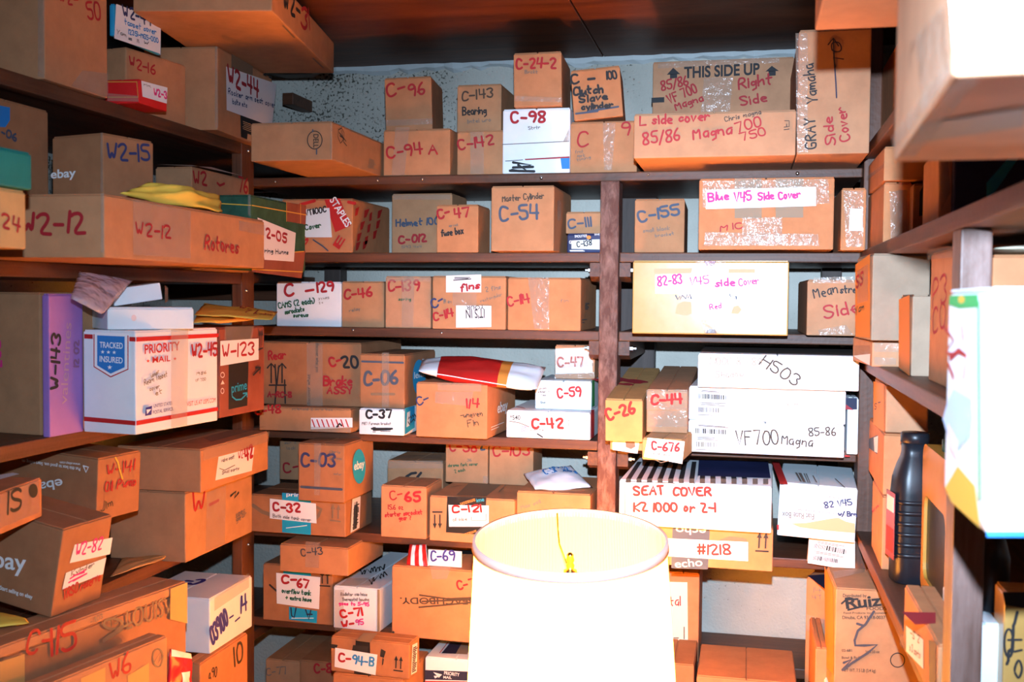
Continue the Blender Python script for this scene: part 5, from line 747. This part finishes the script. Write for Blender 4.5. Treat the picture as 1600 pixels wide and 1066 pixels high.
# ================================================================ bottles, jug and package on the right
def loft(name, secs, mat, par=None, n=28, e=3.2, loc=(0, 0, 0)):
    """superellipse sections (z, half width x, half depth y)"""
    bm = bmesh.new(); rings = []
    for z_, ax, ay in secs:
        ring_ = []
        for i in range(n):
            a = 2 * math.pi * i / n; c_, s_ = math.cos(a), math.sin(a); ee = e if ax > .022 else 2
            ring_.append(bm.verts.new((ax * abs(c_) ** (2 / ee) * (1 if c_ > 0 else -1), ay * abs(s_) ** (2 / ee) * (1 if s_ > 0 else -1), z_)))
        rings.append(ring_)
    for a, b in zip(rings, rings[1:]):
        for i in range(n): bm.faces.new((a[i], a[(i + 1) % n], b[(i + 1) % n], b[i]))
    bm.faces.new(rings[0][::-1]); bm.faces.new(rings[-1]); return obj(name, bm, mat, par, True)
BLK = noisy('black_plastic', (.006, .007, .010), (.012, .013, .018), (9, 9, 9), .35, .05)
pb_ = onZ(1410, 905, H - .553)
bt = empty('oil_bottle', (pb_.x + .016, pb_.y - .01, H - .553)); bt.rotation_euler = (0, 0, math.radians(8)); tag(bt, 'black plastic motor oil bottle with a red label standing on the lower right shelf', 'bottle')
bpy.context.view_layer.update()
hb = (905 - 690) * pb_.y / FPX * 1.03
body = loft('body', [(0, .037, .036), (.004, .041, .040), (.05 * hb / .25, .0415, .041), (hb * .60, .0415, .041), (hb * .70, .039, .038), (hb * .78, .032, .032), (hb * .84, .025, .027), (hb * .87, .0235, .0235), (hb * .93, .0235, .0235)], BLK, bt)
loft('cap', [(hb * .93, .0255, .0255), (hb * .935, .027, .027), (hb * .995, .027, .027), (hb, .025, .025)], BLK, bt, e=2)
for i in range(6): loft('grip_rib', [(hb * (.18 + .07 * i), .0415, .0410), (hb * (.195 + .07 * i), .0428, .0423), (hb * (.21 + .07 * i), .0415, .0410)], BLK, body)
lb = obj('paper_label', bx_bm(-.0445, -.0435, -.030, .030, hb * .16, hb * .60, 0), flat('label_dark_red', (.25, .03, .03), .4), bt); lb['label'] = 'red and white bottle label'
obj('printed_mark', bx_bm(-.0451, -.0445, -.024, .024, hb * .20, hb * .36, 0), ink('R'), lb); obj('printed_mark', bx_bm(-.0451, -.0445, -.024, .024, hb * .47, hb * .57, 0), ink('p'), lb)
# jug with a hand hole
jx = .335; ja, jb_ = onX(1436, 953, jx), onX(1480, 990, jx)
jug = empty('oil_jug', (jx + .03, (ja.y + jb_.y) / 2, H - .553)); tag(jug, 'amber plastic jug with a big hand hole on the lower right shelf', 'jug')
def outline(pts): return pts
jw = abs(ja.y - jb_.y) / 2; jh = (953 - 738) * ja.y / FPX
def rrect(a, b, c, d, r, n=6):
    o = []
    for cx_, cy_, st in ((b - r, d - r, 0), (a + r, d - r, 90), (a + r, c + r, 180), (b - r, c + r, 270)):
        for i in range(n + 1): an = math.radians(st + 90 * i / n); o.append((cx_ + r * math.cos(an), cy_ + r * math.sin(an)))
    return o
bm = bmesh.new(); so = rrect(-jw, jw, 0, jh, .03); si = rrect(-jw * .72, jw * .80, jh * .10, jh * .66, .025)
L_ = {}
for x_ in (-.03, .045):
    L_[x_] = ([bm.verts.new((x_, p[0], p[1])) for p in so], [bm.verts.new((x_, p[0], p[1])) for p in si])
n_ = len(so); A, B = L_[-.03], L_[.045]
for i in range(n_):
    j = (i + 1) % n_
    bm.faces.new((A[0][i], A[0][j], A[1][j], A[1][i])); bm.faces.new((B[0][i], B[1][i], B[1][j], B[0][j])); bm.faces.new((A[0][i], B[0][i], B[0][j], A[0][j])); bm.faces.new((A[1][i], A[1][j], B[1][j], B[1][i]))
bmesh.ops.recalc_face_normals(bm, faces=bm.faces[:]); obj('body', bm, noisy('amber_plastic', (.42, .20, .03), (.52, .26, .05), (5, 5, 5), .4, .05), jug)
obj('hole_shade_plate', bx_bm(-.024, -.016, -jw * .74, jw * .82, jh * .09, jh * .67, 0), BLK, jug)  # black plate added inside the hole, standing in for the shade there
cp = lathe([(.016, jh), (.018, jh + .002), (.018, jh + .022), (.015, jh + .024)], 20); bmesh.ops.translate(cp, verts=cp.verts[:], vec=(0, jw * .1, 0)); obj('cap', cp, flat('dark_green_cap', (.01, .05, .03), .4), jug, True)
# dark round-shouldered jug on the pale blue box
dj = onY(1540, 970, 1.65); dt = empty('dark_jug', (dj.x, dj.y, TOP['pb'] + .001)); tag(dt, 'dark round-shouldered plastic jug on the pale blue box at the lower right', 'jug')
loft('body', [(0, .022, .05), (.003, .026, .055), (.075, .026, .055), (.10, .022, .048), (.125, .016, .02), (.14, .014, .014)], BLK, dt, e=3); loft('cap', [(.14, .016, .016), (.165, .016, .016)], flat('dark_green_cap', (.01, .05, .03), .4), dt, e=2)
# bright white printed package at the right edge
wpk = bx('bright white printed package at the right edge of the view', (1540, 838), 449, 1760, 1472, 'L', Y=.92, sup=None, c='w', name='printed_package', cat='package', bev=.008, flaps=True, dec=[
    q('L', 'G', (1485, 462), (1530, 460), (1530, 480), (1500, 482), (1484, 476)), ell('L', 'e', 1504, 468, 5, 6), scrawl('L', 'r', 9, [(1478, 512), (1492, 532), (1480, 550), (1492, 556)], [(1505, 510), (1507, 530)], [(1486, 560), (1500, 548), (1512, 556), (1508, 590)], [(1484, 570), (1492, 590)]), q('L', 'h', *[(1500 + 22 * math.cos(i * .63) * (1 + .18 * math.sin(3 * i)), 655 + 48 * math.sin(i * .63) * (1 + .15 * math.cos(2 * i))) for i in range(10)]), q('L', 'p', (1484, 660), (1500, 690), (1498, 720), (1486, 700)), q('L', 'e', (1480, 762), (1500, 728), (1528, 760), (1536, 826), (1490, 785)), q('L', 'G', (1531, 470), (1535, 470), (1537, 780), (1533, 780)), q('F', 'B', (1541, 829), (1755, 829), (1755, 838), (1541, 838))])
zb_ = wpk.location.z
rpart('shelf_board', bx_bm(.263, .755, .30, 1.12, zb_ - .028, zb_ - .001, .003), WY)
